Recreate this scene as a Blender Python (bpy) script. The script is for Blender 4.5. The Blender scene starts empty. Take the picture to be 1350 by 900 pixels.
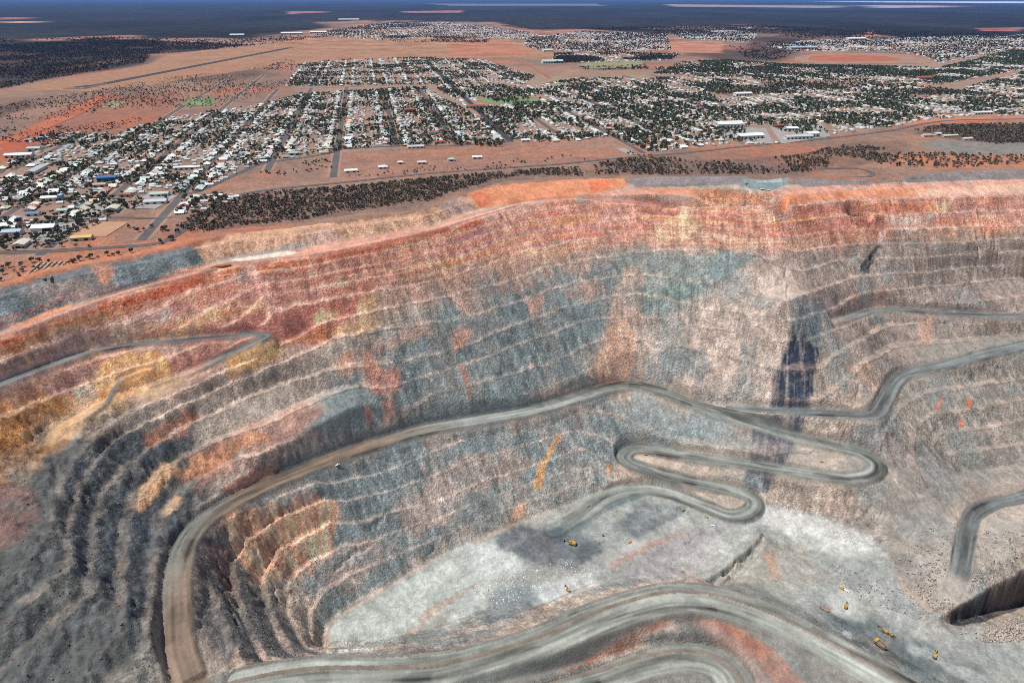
import bpy, math, random
import numpy as np
from mathutils import Vector, Matrix
random.seed(7)
RNG = np.random.default_rng(11)
scene = bpy.context.scene
COL = scene.collection

# ------------------------------------------------------------------ camera
PW, PH, F = 1350.0, 900.0, 900.0          # survey frame used to take bearings, in pixels
CAM_Z = 300.0
PITCH = math.atan(453.0 / F)
CP, SP = math.cos(PITCH), math.sin(PITCH)

def ray(px, py):
    a = (np.asarray(px, float) - PW / 2) / F
    b = (PH / 2 - np.asarray(py, float)) / F
    return a, CP + b * SP, -SP + b * CP

def at(px, py, z=0.0):
    """bearing + height -> world point"""
    dx, dy, dz = ray(px, py)
    t = (np.asarray(z, float) - CAM_Z) / dz
    return dx * t, dy * t

def project(x, y, z):
    dz = z - CAM_Z
    depth = y * CP - dz * SP
    up = y * SP + dz * CP
    return PW / 2 + F * x / depth, PH / 2 - F * up / depth

# ------------------------------------------------------------------ noise
_T = RNG.random((6, 256, 256)).astype(np.float32)
def vnoise(X, Y, scale, seed=0):
    T = _T[seed % 6]
    x = X / scale + seed * 17.31; y = Y / scale + seed * 9.77
    xi = np.floor(x); yi = np.floor(y)
    fx = (x - xi).astype(np.float32); fy = (y - yi).astype(np.float32)
    fx = fx * fx * (3 - 2 * fx); fy = fy * fy * (3 - 2 * fy)
    xi = xi.astype(np.int64) & 255; yi = yi.astype(np.int64) & 255
    x1 = (xi + 1) & 255; y1 = (yi + 1) & 255
    a = T[yi, xi]; b = T[yi, x1]; c = T[y1, xi]; d = T[y1, x1]
    a = a + (b - a) * fx; c = c + (d - c) * fx
    return (a + (c - a) * fy) * 2 - 1
def fbm(X, Y, scale, octs=4, seed=0, gain=0.5):
    s = 0; amp = 1; tot = 0
    for o in range(octs):
        s = s + amp * vnoise(X, Y, scale / (2 ** o), seed + o * 3)
        tot += amp; amp *= gain
    return s / tot
def ridged(X, Y, scale, octs=3, seed=0):
    s = 0; amp = 1; tot = 0
    for o in range(octs):
        s = s + amp * (1 - np.abs(vnoise(X, Y, scale / (2 ** o), seed + o * 5)) * 2)
        tot += amp; amp *= 0.5
    return s / tot
def sstep(a, b, x):
    t = np.clip((x - a) / (b - a), 0, 1)
    return t * t * (3 - 2 * t)

# ------------------------------------------------------------------ survey lines: (px, py, z) and bench index
L = []       # (points[(px,py,z)], k or None)
def line(pts, z=None, k=None):
    if z is not None: pts = [(p[0], p[1], z) for p in pts]
    L.append((pts, k))
# outer bund: outer toe (town side), crest, inner toe
BUND = [(-60,392),(0,377),(60,358),(130,346),(185,336),(250,319),(290,309),(400,300),(450,290),(560,276),(604,260),(655,243),(740,236),(820,233),(900,234),(985,233)]
line([(x, y, 5) for x, y in BUND])
line([(x, y - 5.5 if x < 560 else y - 2.6, 0) for x, y in BUND])
line([(1040,234,4),(1120,237,4),(1180,236,4),(1230,228,6),(1290,225,7),(1350,225,7),(1420,225,7)])
line([(1040,231,0),(1120,233,0),(1180,231,0),(1230,222,0),(1350,219,0),(1420,219,0)])
TOE = [(-60,462,-30),(0,437,-28),(60,412,-27),(130,392,-25),(200,374,-22),(250,358,-20),(270,349,-20),(310,338,-18),(380,331,-16),(450,318,-15),(569,296,-14),(628,277,-12),(674,269,-11),(726,264,-10),(790,255,-8),(827,249,-8),(900,247,-7),(960,249,-8)]
line(TOE)
CREST = [(-60,475,-32),(0,448,-30),(60,420,-29),(130,397,-27),(200,379,-25),(270,357,-23),(340,346,-22),(372,346,-22),(400,341,-21),(480,324,-20),(560,306,-18),(640,287,-17),(680,272,-15),(730,266,-13),(800,259,-12),(860,257,-11),(920,260,-12),(960,264,-14),(1008,270,-17),(1030,264,-13),(1060,254,-9),(1120,247,-6),(1200,242,-5),(1300,239,-4),(1350,238,-4),(1420,237,-4)]
line(CREST)
line([(1000,254,-10),(960,249,-8)]); line([(1010,254,-9),(1060,246,-3),(1120,243,-2),(1200,238,-2),(1350,235,-2)])
# benches of the far and right walls
line([(1040,272),(1050,269),(1094,266),(1205,262),(1294,259),(1350,258),(1420,257)], -20, 1)
line([(1030,293),(1101,285),(1161,285),(1228,281),(1283,278),(1350,276),(1420,275)], -41, 2)
line([(1117,297),(1150,301),(1183,303),(1272,299),(1350,297),(1420,296)], -62, 3)
line([(1183,322),(1228,321),(1350,320),(1420,319)], -82, 4)
line([(1061,356),(1094,344),(1123,340),(1161,341),(1228,339),(1290,333),(1350,331),(1420,330)], -100, 5)
line([(1030,398),(1050,391),(1083,380),(1128,364),(1161,361),(1228,359),(1272,352),(1350,346),(1420,342)], -121, 6)
line([(1117,393),(1150,384),(1205,379),(1272,374),(1306,368),(1350,365),(1420,362)], -141, 7)
line([(1228,402),(1272,398),(1350,390),(1420,386)], -158, 8)
line([(1121,456),(1168,427),(1239,424),(1300,428)], -184, 9)
line([(1132,482),(1174,453),(1206,451),(1261,448),(1350,438),(1420,432)], -201, 10)
line([(1220,516),(1272,509),(1350,498),(1420,490)], -238, 12)
line([(1230,546),(1285,538),(1350,526),(1420,515)], -255, 13)
line([(1234,571),(1283,563),(1350,553),(1420,542)], -272, 14)
line([(1245,598),(1300,590),(1350,584),(1420,575)], -288, 15)
line([(1261,624),(1350,613),(1420,603)], -303, 16)
KONLY = []
def bench(pts, k): KONLY.append((pts, k))
# central wall
bench([(562,350),(600,340),(649,322),(700,306),(760,296),(830,290)], 3)
bench([(351,403),(378,409),(462,389),(562,373),(604,362),(649,347),(702,329),(764,316),(840,309),(900,311)], 4)
bench([(440,425),(511,407),(558,397),(667,373),(724,354),(760,346),(831,334),(875,328),(944,328),(1011,331)], 5)
bench([(435,447),(502,433),(560,424),(624,418),(680,400),(720,386),(769,371),(796,367),(840,362),(880,366),(920,373),(962,381),(1020,394)], 6)
bench([(440,487),(500,480),(560,471),(600,460),(627,451),(660,438),(693,424),(742,409),(773,400),(798,392),(850,388),(920,403),(945,409),(1020,417)], 7)
bench([(560,497),(640,472),(700,448),(770,424),(838,416),(869,419),(927,431),(998,442),(1042,451)], 8)
bench([(560,520),(638,503),(716,482),(738,473),(782,454),(811,446),(842,443),(860,447),(909,455),(958,467),(1020,480),(1085,487)], 9)
bench([(600,548),(684,531),(716,517),(749,500),(782,486),(813,474)], 10)
bench([(470,688),(500,680),(560,665),(620,642),(709,613),(770,590)], 13)
bench([(500,714),(560,695),(620,672),(700,642),(760,622)], 14.2)
# left wall ledges
def ledge(pts, za, zb, k):
    n = len(pts) - 1
    line([(x, y, za + (zb - za) * i / n) for i, (x, y) in enumerate(pts)], k=k)
line([(110,950),(160,895),(192,852),(201,838),(195,800),(195,760),(200,720),(214,678),(231,657),(260,632),(300,612),(338,600),(375,587),(430,565),(500,540)], -179, 9)
ledge([(40,945),(105,885),(148,836),(163,815),(157,780),(153,740),(160,705),(173,669),(190,640),(220,612),(287,580),(327,567),(369,549),(422,518),(480,505)], -170, -161, 8)
ledge([(-40,925),(0,893),(40,850),(80,812),(118,775),(115,740),(118,698),(135,650),(160,618),(215,583),(255,555),(313,531),(370,505),(440,487)], -159, -143, 7)
ledge([(-40,850),(0,820),(60,775),(93,742),(85,700),(100,650),(140,590),(185,562),(230,538),(300,505),(350,487),(400,465),(435,449)], -147, -119, 6)
ledge([(-40,790),(0,762),(40,730),(66,690),(76,640),(98,605),(130,575),(170,548),(215,525),(270,503),(320,482),(370,455),(410,437)], -135, -108, 5)
ledge([(-40,730),(0,690),(30,650),(40,610),(60,570),(110,540),(160,520),(210,503),(250,490)], -122, -107, 4)
# ledges under the haul road on the left
line([(420,640,-223),(360,664,-216),(305,692,-210),(280,715,-211),(272,745,-214),(280,775,-217),(300,810,-218),(324,866,-218)], k=11.2)
line([(430,662,-242),(370,690,-237),(325,722,-236),(310,750,-239),(318,785,-241),(334,820,-242),(356,868,-242)], k=12.2)
line([(440,688,-264),(395,716,-262),(360,742,-263),(348,768,-265),(358,800,-267),(373,832,-267),(388,862,-267)], k=13.1)
line([(455,722,-288),(425,742,-289),(392,768,-290),(384,788,-291),(394,820,-292),(408,857,-292)], k=14.2)
line([(424,862,-325),(430,830,-327),(442,815,-328),(480,790,-328),(520,765,-328),(560,742,-328),(600,722,-328),(660,697,-328),(700,684,-329),(745,665,-331),(790,647,-332)], k=16)
# floor
line([(470,850),(560,830),(640,800),(700,770),(760,740),(820,715),(860,690)], -331)
line([(520,800),(600,760),(680,720),(740,700)], -330)
line([(900,755),(930,720),(1000,685),(1060,680)], -333)
line([(700,800),(780,770),(850,745),(900,730)], -332)
line([(1000,665),(1060,676),(1120,695),(1155,720)], -330)
line([(1040,720),(1100,760),(1160,800),(1230,840),(1350,880),(1420,900)], -341)
line([(1090,800),(1150,840),(1230,890),(1300,925)], -343)
line([(1180,770,-335),(1215,800,-338),(1245,822,-341),(1300,838,-342),(1350,845,-342)])
line([(1150,735,-325),(1190,690,-312),(1220,650,-300)])
# the mound east of the floor and its scarps
line([(1030,760,-336),(1060,770,-338)])
# right rubble slope, terrace and scarp into shade
line([(1180,700,-318),(1230,735,-318),(1260,770,-318)])
line([(1230,700,-312),(1290,750,-304),(1350,720,-300)])
# near spur, inner ground and ground below the frame
line([(908,800,-290),(950,822,-295),(1000,858,-300),(1030,900,-302)])
line([(700,950,-300),(850,950,-306),(1000,960,-306),(1200,980,-310),(1400,960,-320)])
line([(300,960,-215),(500,980,-240),(100,980,-180)])

CLIFFS = []      # near-vertical drops: brink as bearings + height, drop at each end
SCARPS = [([(1236,813,-329),(1270,796,-324),(1300,779,-320),(1350,751,-314),(1420,712,-307)], 10, 92, 62), ([(928,766,-330),(966,741,-327),(1004,706,-323)], 14, 7, 26), ([(955,764,-333),(968,750,-333),(990,729,-332)], 6, 5, 12)]
for p_, *_ in SCARPS[:3]: line(p_)
line([(1300,842,-345),(1330,838,-344),(1360,832,-343),(1420,825,-343)])
# roads: (points, width m, name)
R1 = [(262,925,-204),(248,892,-200),(236,850,-196),(233,800,-192),(234,760,-190),(242,722,-190),(262,692,-192),(300,665,-197),(350,640,-204),(400,619,-210),(450,600,-216),(500,583,-221),(560,566,-227),(620,555,-232),(700,541,-239),(760,524,-246),(800,512,-250),(830,508,-254),(860,513,-256),(900,527,-260),(960,550,-267),(1040,574,-274),(1090,586,-279),(1130,595,-283),(1152,607,-286),(1156,618,-287),(1143,627,-289),(1110,630,-291),(1050,622,-295),(980,611,-300),(900,600,-306),(860,593,-309),(835,592,-311),(823,600,-312),(829,610,-314),(860,621,-317),(910,635,-320),(960,645,-323),(988,655,-325),(995,666,-327),(985,676,-328),(960,679,-329),(930,668,-330),(880,650,-331),(840,645,-331),(800,655,-331),(760,683,-331),(730,700,-331)]
RB = [(262,925,-204),(300,912,-208),(350,900,-217),(420,891,-226),(500,890,-236),(580,885,-246),(650,868,-256),(720,845,-266),(780,818,-274),(830,800,-280),(880,788,-284),(930,789,-288),(980,802,-291),(1030,822,-294),(1080,848,-297),(1140,880,-300),(1200,915,-303),(1260,960,-306)]
RI = [(540,965,-250),(640,932,-264),(730,908,-280),(800,889,-294),(850,874,-301),(900,866,-305),(940,874,-311),(962,892,-311),(972,925,-310),(960,960,-309)]
RU = [(-60,533,-61),(0,507,-64),(60,484,-68),(120,464,-73),(170,455,-77),(230,449,-82),(300,443,-88),(340,440,-92),(352,443,-94),(335,452,-96),(300,468,-101),(262,485,-106),(246,492,-107)]
RV = [(112,550,-107),(140,530,-104),(152,510,-100),(168,496,-97),(198,487,-96)]
RR1 = [(1098,424,-164),(1120,419,-165),(1150,409,-167),(1180,408,-168),(1250,413,-172),(1350,417,-177),(1420,418,-180)]
RR2 = [(925,534,-262),(980,540,-258),(1040,543,-253),(1100,545,-249),(1155,546,-243),(1166,528,-236),(1180,503,-227),(1200,491,-223),(1250,480,-217),(1300,467,-211),(1350,455,-206),(1420,440,-200)]
RR3 = [(1420,630,-305),(1350,655,-309),(1310,664,-311),(1285,678,-313),(1275,700,-315),(1271,722,-316),(1266,750,-318),(1256,778,-322)]
RT = [(0,443,-29),(130,395,-26),(250,362,-21.5),(300,348,-20),(400,336,-18.5),(480,321,-17),(569,302,-16),(640,281,-14),(690,267,-12),(740,262,-12),(800,263,-16),(860,270,-27),(920,288,-50),(980,311,-79),(1018,328,-101)]
ROADS = [(R1, 25, 'main'), (RB, 50, 'near'), (RI, 40, 'near'), (RU, 13, 'grey'), (RV, 6, 'grey'),
         (RR1, 15, 'grey'), (RR2, 22, 'grey'), (RR3, 21, 'grey'), (RT, 9, 'pink')]
ROADS[1] = (RB, 44, 'near')
RR2[0:5] = [(925,534,-262),(980,540,-258),(1040,543,-253),(1100,545,-249),(1150,546,-243)]

# ------------------------------------------------------------------ membrane through the survey lines
X0, X1, Y0, Y1, CS = -1000.0, 1720.0, -300.0, 1460.0, 4.0
NX, NY = int((X1 - X0) / CS) + 1, int((Y1 - Y0) / CS) + 1

def sample_line(pts, step=1.5):
    P = []
    for (a, b) in zip(pts[:-1], pts[1:]):
        xa, ya = at(a[0], a[1], a[2]); xb, yb = at(b[0], b[1], b[2])
        n = max(2, int(math.hypot(xb - xa, yb - ya) / step))
        t = np.linspace(0, 1, n)
        P.append(np.stack([xa + (xb - xa) * t, ya + (yb - ya) * t, a[2] + (b[2] - a[2]) * t], 1))
    return np.concatenate(P)

def smooth_poly(pts, n=8):
    """Catmull-Rom through world points of a survey line"""
    W = [np.array([*at(p[0], p[1], p[2]), p[2]]) for p in pts]
    W = [2 * W[0] - W[1]] + W + [2 * W[-1] - W[-2]]
    out = []
    for i in range(1, len(W) - 2):
        p0, p1, p2, p3 = W[i-1:i+3]
        for j in range(n):
            t = j / n
            out.append(0.5 * ((2*p1) + (-p0+p2)*t + (2*p0-5*p1+4*p2-p3)*t*t + (-p0+3*p1-3*p2+p3)*t**3))
    out.append(W[-2])
    return np.array(out)

def rasterise(samples, cs, nx, ny):
    ix = np.rint((samples[:, 0] - X0) / cs).astype(int); iy = np.rint((samples[:, 1] - Y0) / cs).astype(int)
    ok = (ix >= 0) & (ix < nx) & (iy >= 0) & (iy < ny)
    S = np.zeros((ny, nx)); C = np.zeros((ny, nx))
    np.add.at(S, (iy[ok], ix[ok]), samples[ok, 2]); np.add.at(C, (iy[ok], ix[ok]), 1)
    m = C > 0; S[m] /= C[m]
    return S, m

def resize(A, ny, nx):
    h, w = A.shape
    yy = np.linspace(0, h - 1, ny); xx = np.linspace(0, w - 1, nx)
    return bil(A, yy[:, None] + 0 * xx[None], xx[None] + 0 * yy[:, None])
def bil(A, iy, ix):
    h, w = A.shape
    iy = np.clip(iy, 0, h - 1.001); ix = np.clip(ix, 0, w - 1.001)
    y0 = iy.astype(int); x0 = ix.astype(int); fy = iy - y0; fx = ix - x0
    return (A[y0, x0] * (1-fx) * (1-fy) + A[y0, x0+1] * fx * (1-fy) + A[y0+1, x0] * (1-fx) * fy + A[y0+1, x0+1] * fx * fy)

def membrane(samples, border=None):
    U = None
    for cs, it in ((64, 400), (32, 300), (16, 300), (8, 250), (4, 220)):
        nx, ny = int((X1 - X0) / cs) + 1, int((Y1 - Y0) / cs) + 1
        S, m = rasterise(samples, cs, nx, ny)
        U = np.full((ny, nx), float(samples[:, 2].mean())) if U is None else resize(U, ny, nx)
        U[m] = S[m]
        for _ in range(it):
            P = np.pad(U, 1, mode='edge')
            V = 0.25 * (P[:-2, 1:-1] + P[2:, 1:-1] + P[1:-1, :-2] + P[1:-1, 2:])
            V[m] = S[m]
            if border is not None:
                V[0] = V[-1] = border; V[:, 0] = V[:, -1] = border
            U = V
    return U

zs = [sample_line(p) for p, k in L]
for pts, d0, d1, off in CLIFFS:
    t = sample_line(pts); g = np.gradient(t[:, :2], axis=0); g /= np.linalg.norm(g, axis=1)[:, None] + 1e-9
    b = t.copy(); b[:, 0] += g[:, 1] * off; b[:, 1] -= g[:, 0] * off; b[:, 2] -= np.linspace(d0, d1, len(t)); zs += [t, b]
road_world = [(smooth_poly(p), w, n) for p, w, n in ROADS]
zs += [r[0] for r in road_world]
# town side stays flat: outside the bund
bw = [at(x, y - 5.5 if x < 560 else y - 2.6, 0) for x, y in BUND] + [at(x, y, 0) for x, y in [(1040,231),(1120,233),(1180,231),(1230,222),(1350,219),(1420,219)]]
bx = np.array([p[0] for p in bw]); by = np.array([p[1] for p in bw])
gx_, gy_ = np.meshgrid(np.arange(X0, X1 + 1, 8), np.arange(Y0, Y1 + 1, 8))
lim = np.interp(gx_, bx, by + 14)
flat = gy_ > np.where(gx_ < bx[0], by[0] + 14 + (bx[0] - gx_) * 0.1, np.where(gx_ > bx[-1], by[-1] + 20, lim))
fl = np.stack([gx_[flat], gy_[flat], np.zeros(flat.sum())], 1)
xx = np.arange(X0, X1, 2.0)
edge = np.concatenate([np.stack([xx, np.interp(xx, bx, by + 16), 0 * xx], 1)[(xx > bx[0]) & (xx < bx[-1])]])
ZC = membrane(np.concatenate(zs + [fl, edge]), border=0.0)
ks = []
for p, k in L:
    if k is not None:
        s = sample_line(p); s[:, 2] = k; ks.append(s)
def coarse(x, y):
    return bil(ZC, (np.asarray(y, float) - Y0) / CS, (np.asarray(x, float) - X0) / CS)
def sight(px, py, fn):
    dx, dy, dz = ray(px, py); res = np.full(np.shape(dx), np.nan); ts = np.linspace(300, 2300, 1200)
    for t in ts:
        m = np.isnan(res) & (CAM_Z + dz * t < fn(dx * t, dy * t)); res[m] = t
        if not np.isnan(res).any(): break
    res = np.nan_to_num(res, nan=1200); return dx * res, dy * res
for pts, k in KONLY:
    P = np.array(pts, float); n = np.maximum(2, (np.hypot(*np.diff(P, axis=0).T) / 1.2).astype(int))
    Q = np.concatenate([np.stack([np.linspace(a[0], b[0], c), np.linspace(a[1], b[1], c)], 1) for a, b, c in zip(P[:-1], P[1:], n)])
    x, y = sight(Q[:, 0], Q[:, 1], coarse); ks.append(np.stack([x, y, np.full(len(x), float(k))], 1))
s = sample_line(CREST); s[:, 2] = 0.3; ks.append(s)
KC = membrane(np.concatenate(ks))
# ------------------------------------------------------------------ vertices of the pit sheet
def axis(lo, d0, d1, hi, step, grow=1.12):
    mid = np.arange(d0, d1 + step * 0.5, step)
    left = []; x = d0; s = step
    while x - s > lo: 
        s *= grow; x -= s; left.append(x)
    if left and left[-1] < lo: left.pop()
    left.append(lo); right = []; x = mid[-1]; s = step
    while x + s < hi:
        s *= grow; x += s; right.append(x)
    if right and right[-1] > hi: right.pop()
    right.append(hi)
    return np.array(left[::-1]), mid, np.array(right)
STEP = 1.5
ax = axis(X0, -735, 1060, X1, STEP); ay = axis(Y0, 290, 1300, Y1, STEP)
GX = np.concatenate(ax); GY = np.concatenate(ay)
cx0, cx1 = len(ax[0]), len(ax[0]) + len(ax[1]); cy0, cy1 = len(ay[0]), len(ay[0]) + len(ay[1])
VX, VY = np.meshgrid(GX, GY)
def cub(A, iy, ix):
    """Catmull-Rom lookup"""
    h, w = A.shape
    iy = np.clip(iy, 1, h - 3.001); ix = np.clip(ix, 1, w - 3.001)
    y0 = iy.astype(int); x0 = ix.astype(int); fy = iy - y0; fx = ix - x0
    def wt(t): return (-0.5*t**3+t*t-0.5*t, 1.5*t**3-2.5*t*t+1, -1.5*t**3+2*t*t+0.5*t, 0.5*t**3-0.5*t*t)
    wy, wx = wt(fy), wt(fx); o = 0
    for j in range(4):
        r = 0
        for i in range(4): r = r + wx[i] * A[y0 + j - 1, x0 + i - 1]
        o = o + wy[j] * r
    return o
def blur(A, n=1):
    for _ in range(n):
        P = np.pad(A, 1, mode='edge'); A = (P[:-2,1:-1]+P[2:,1:-1]+P[1:-1,:-2]+P[1:-1,2:]+2*A)/6
    return A
ZB = cub(blur(ZC, 1), (VY - Y0) / CS, (VX - X0) / CS)
KB = cub(blur(KC, 2), (VY - Y0) / CS, (VX - X0) / CS)
# slope ratio between z and bench index on the coarse grid
gzy, gzx = np.gradient(blur(ZC, 3), CS); gky, gkx = np.gradient(blur(KC, 3), CS)
sl = np.hypot(gzx, gzy); sk = np.hypot(gkx, gky)
STc = np.clip(sl / np.maximum(sk, 1e-4), 0, 27) * sstep(0.004, 0.012, sk) * sstep(0.22, 0.42, sl)
ST = bil(blur(STc, 3), (VY - Y0) / CS, (VX - X0) / CS)
SL = bil(blur(sl, 2), (VY - Y0) / CS, (VX - X0) / CS)
lowleft = sstep(-190, -300, VX) * sstep(700, 560, VY)
# benches wander a little
kk = KB + (0.10 + 0.10 * lowleft) * fbm(VX, VY, 90, 3, 1) + (0.06 + 0.12 * lowleft) * fbm(VX, VY, 14, 3, 2)
fr = kk - np.floor(kk)
centre = sstep(-230, -120, VX) * sstep(470, 330, VX)
lowleft = sstep(-190, -300, VX) * sstep(700, 560, VY)
tread = 0.27 - 0.15 * centre + 0.08 * lowleft
T = np.where(fr < 0.5 * tread, 0, np.where(fr > 1 - 0.5 * tread, 1, (fr - 0.5 * tread) / (1 - tread)))
soft = 1 - 0.5 * sstep(0.35, 0.62, vnoise(VX, VY, 130, 4) * 0.5 + 0.5)  # some benches are buried by scree
# upper weathered rock has only soft benches
upper = sstep(-95, -60, ZB)
fq = [(1140,560),(1215,540),(1262,520),(1268,640),(1255,720),(1150,720)]
fq = [at(a, b, -275) for a, b in fq]
fx_, fy_ = [p[0] for p in fq], [p[1] for p in fq]
fadeb = 1 - 0.9 * np.exp(-((VX - np.mean(fx_)) / 62) ** 2 - ((VY - np.mean(fy_)) / 95) ** 2)
amp = fadeb * (1.12 - 0.40 * upper) * (1 - 0.35 * centre) * (0.55 + 0.45 * soft)
BENCH = (T - fr)
Z = ZB - ST * BENCH * amp
face = sstep(0.0, 0.1, (fr - 0.5 * tread)) * sstep(0.0, 0.1, 1 - 0.5 * tread - fr) * (ST > 2)
# ------------------------------------------------------------------ downhill flow texture (rills, scree tongues)
def flow_texture(z, n=14, st=1.0, seed=5):
    gy, gx = np.gradient(z); m = np.hypot(gx, gy) + 1e-6
    gx /= m; gy /= m
    h, w = z.shape
    N = np.random.default_rng(seed).random((h, w)).astype(np.float32)
    acc = N.copy(); iy, ix = np.mgrid[0:h, 0:w].astype(np.float32)
    for sgn in (1, -1):
        y, x = iy.copy(), ix.copy()
        for i in range(n):
            yi = np.clip(y, 0, h - 1).astype(int); xi = np.clip(x, 0, w - 1).astype(int)
            x += sgn * st * gx[yi, xi]; y += sgn * st * gy[yi, xi]
            acc += N[np.clip(y, 0, h - 1).astype(int), np.clip(x, 0, w - 1).astype(int)]
    acc = (acc / (2 * n + 1) - 0.5) * math.sqrt(2 * n + 1) * 2.2
    return acc
core = np.s_[cy0:cy1, cx0:cx1]
FLOW = np.zeros_like(VX); FL = flow_texture(blur(ZB[core], 3), 16)
FLOW[core] = FL
FLOW2 = np.zeros_like(VX)
sm = blur(np.random.default_rng(9).random(FL.shape) , 3)
def flow_of(N, z, n, st):
    gy, gx = np.gradient(z); m = np.hypot(gx, gy) + 1e-6; gx /= m; gy /= m
    h, w = z.shape; acc = N.copy(); iy, ix = np.mgrid[0:h, 0:w].astype(np.float32)
    for sgn in (1, -1):
        y, x = iy.copy(), ix.copy()
        for i in range(n):
            yi = np.clip(y, 0, h - 1).astype(int); xi = np.clip(x, 0, w - 1).astype(int)
            x += sgn * st * gx[yi, xi]; y += sgn * st * gy[yi, xi]
            acc += N[np.clip(y, 0, h - 1).astype(int), np.clip(x, 0, w - 1).astype(int)]
    acc = acc / (2 * n + 1); return (acc - acc.mean()) / acc.std()
FLOW2[core] = np.clip(flow_of(sm, blur(ZB[core], 6), 22, 1.6), -2.5, 2.5)   # broad tongues
# ------------------------------------------------------------------ cut the roads into the walls
def poly_dist(P, X, Y):
    """distance, signed side, chainage and height of the nearest point of polyline P"""
    best = np.full(X.shape, 1e9); zz = np.zeros(X.shape); side = np.zeros(X.shape); ch = np.zeros(X.shape); c0 = 0
    for a, b in zip(P[:-1], P[1:]):
        d = b - a; l2 = d[0]**2 + d[1]**2 + 1e-9; l = math.sqrt(l2)
        px = X - a[0]; py = Y - a[1]
        t = np.clip((px * d[0] + py * d[1]) / l2, 0, 1)
        qx = px - t * d[0]; qy = py - t * d[1]; dd = qx * qx + qy * qy
        m = dd < best
        best = np.where(m, dd, best); zz = np.where(m, a[2] + t * d[2], zz)
        side = np.where(m, np.sign(d[0] * py - d[1] * px), side); ch = np.where(m, c0 + t * l, ch); c0 += l
    return np.sqrt(best), side, ch, zz
ROADM = np.zeros_like(VX); ROADD = np.full(VX.shape, 999.0); ROADS_ = np.zeros_like(VX); ROADC = np.zeros_like(VX); ROADT = np.zeros(VX.shape, int)
TY = {'main': 1, 'near': 2, 'grey': 3, 'pink': 4}
for P, w, nm in road_world:
    reach = 46 if nm != 'pink' else 14
    for i0 in range(0, len(P) - 1, 12):            # work piece by piece
        pass
    x0, x1 = P[:, 0].min() - reach, P[:, 0].max() + reach; y0, y1 = P[:, 1].min() - reach, P[:, 1].max() + reach
    i0, i1 = np.searchsorted(GX, [x0, x1]); j0, j1 = np.searchsorted(GY, [y0, y1])
    sl_ = np.s_[j0:j1, i0:i1]; X, Y = VX[sl_], VY[sl_]
    # coarse mask first so that the long loops stay cheap
    cd, _, _, _ = poly_dist(P[::4] if len(P) > 8 else P, X[::8, ::8], Y[::8, ::8])
    near = np.repeat(np.repeat(cd < reach + 20, 8, 0), 8, 1)[:X.shape[0], :X.shape[1]]
    xs, ys = X[near], Y[near]
    d, sd, ch, zr = poly_dist(P, xs, ys)
    h = w / 2; z = Z[sl_][near]
    over = np.maximum(d - h, 0)
    cut = zr + over * 2.8; fill = zr - over * 2.1
    t = np.clip(z, fill, cut)
    fade = sstep(reach, reach * 0.45, over)
    z2 = z + (t - z) * fade
    # windrow along the outer edge (only where the ground falls away)
    gap = zr - ZB[sl_][near]
    bermh = 1.9 if nm != 'pink' else 0.5
    bz = bermh * np.exp(-((d - h + 1.6) / 1.4) ** 2) * (0.7 + 0.3 * vnoise(xs, ys, 7, 2))
    z2 = z2 + bz * sstep(-1.0, 1.5, gap + 0.12 * over + 0.8)
    if nm == 'near': bz = bz + 1.6 * np.exp(-((d * sd - 8) / 1.5) ** 2)
    z2 = np.where(d < h, zr + bz * (gap > -0.8) + 0.12 * np.sin(d * 1.9) * 0.6, z2)
    A = Z[sl_]; A[near] = z2
    m = d < ROADD[sl_][near]
    for arr, v in ((ROADD, d - h), (ROADS_, d * sd), (ROADC, ch)):
        B = arr[sl_]; q = B[near]; q = np.where(m, v, q); B[near] = q
    B = ROADT[sl_]; q = B[near]; q = np.where(m & (d < h + 2), TY[nm], q); B[near] = q
# roughness: strong on steep rock, weak on the floor and on the town side
pit = sstep(-3, -12, ZB)
offroad = sstep(0.5, 5.0, ROADD)
steep = sstep(0.25, 0.7, SL)
darkleft = offroad * sstep(-180, -330, VX) * sstep(720, 560, VY) * sstep(-75, -110, ZB)     # blocky fresh rock on the left wall
rough = offroad * pit * (0.16 + 0.75 * steep) * (1 - 0.18 * centre) * (1 + 0.15 * lowleft)
Z = Z + rough * (0.30 * FLOW * (0.5 + face) + 0.28 * FLOW2 * steep)
Z = Z + rough * (1.15 * fbm(VX, VY, 26, 4, 3) + 1.1 * ridged(VX, VY, 9, 2, 2) + 0.9 * fbm(VX, VY, 4.2, 2, 5))
Z = Z + offroad * pit * (1 - fadeb) * (4.5 * ridged(VX * .9 + VY * .45, (VY * .9 - VX * .45) * .45, 24, 3, 3) + 2.0 * (np.abs(vnoise(VX, VY, 7, 1)) - .4))
jag = np.abs(vnoise(VX * .8 + VY * .6, VY * .35 - VX * .3, 5.5, 2)) + .5 * np.abs(vnoise(VX, VY, 3.6, 4))
Z = Z + darkleft * (3.0 * ridged(VX, VY, 13, 3, 1) * (0.4 + 0.6 * face) + 4.2 * (jag - .5) * (0.45 + 0.55 * face) + 1.8 * fbm(VX, VY, 34, 3, 5))

town = ZB > -1.0
Z = np.where((VX <= X0 + 1) | (VX >= X1 - 1) | (VY <= Y0 + 1) | (VY >= Y1 - 1), 0, Z)

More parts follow.
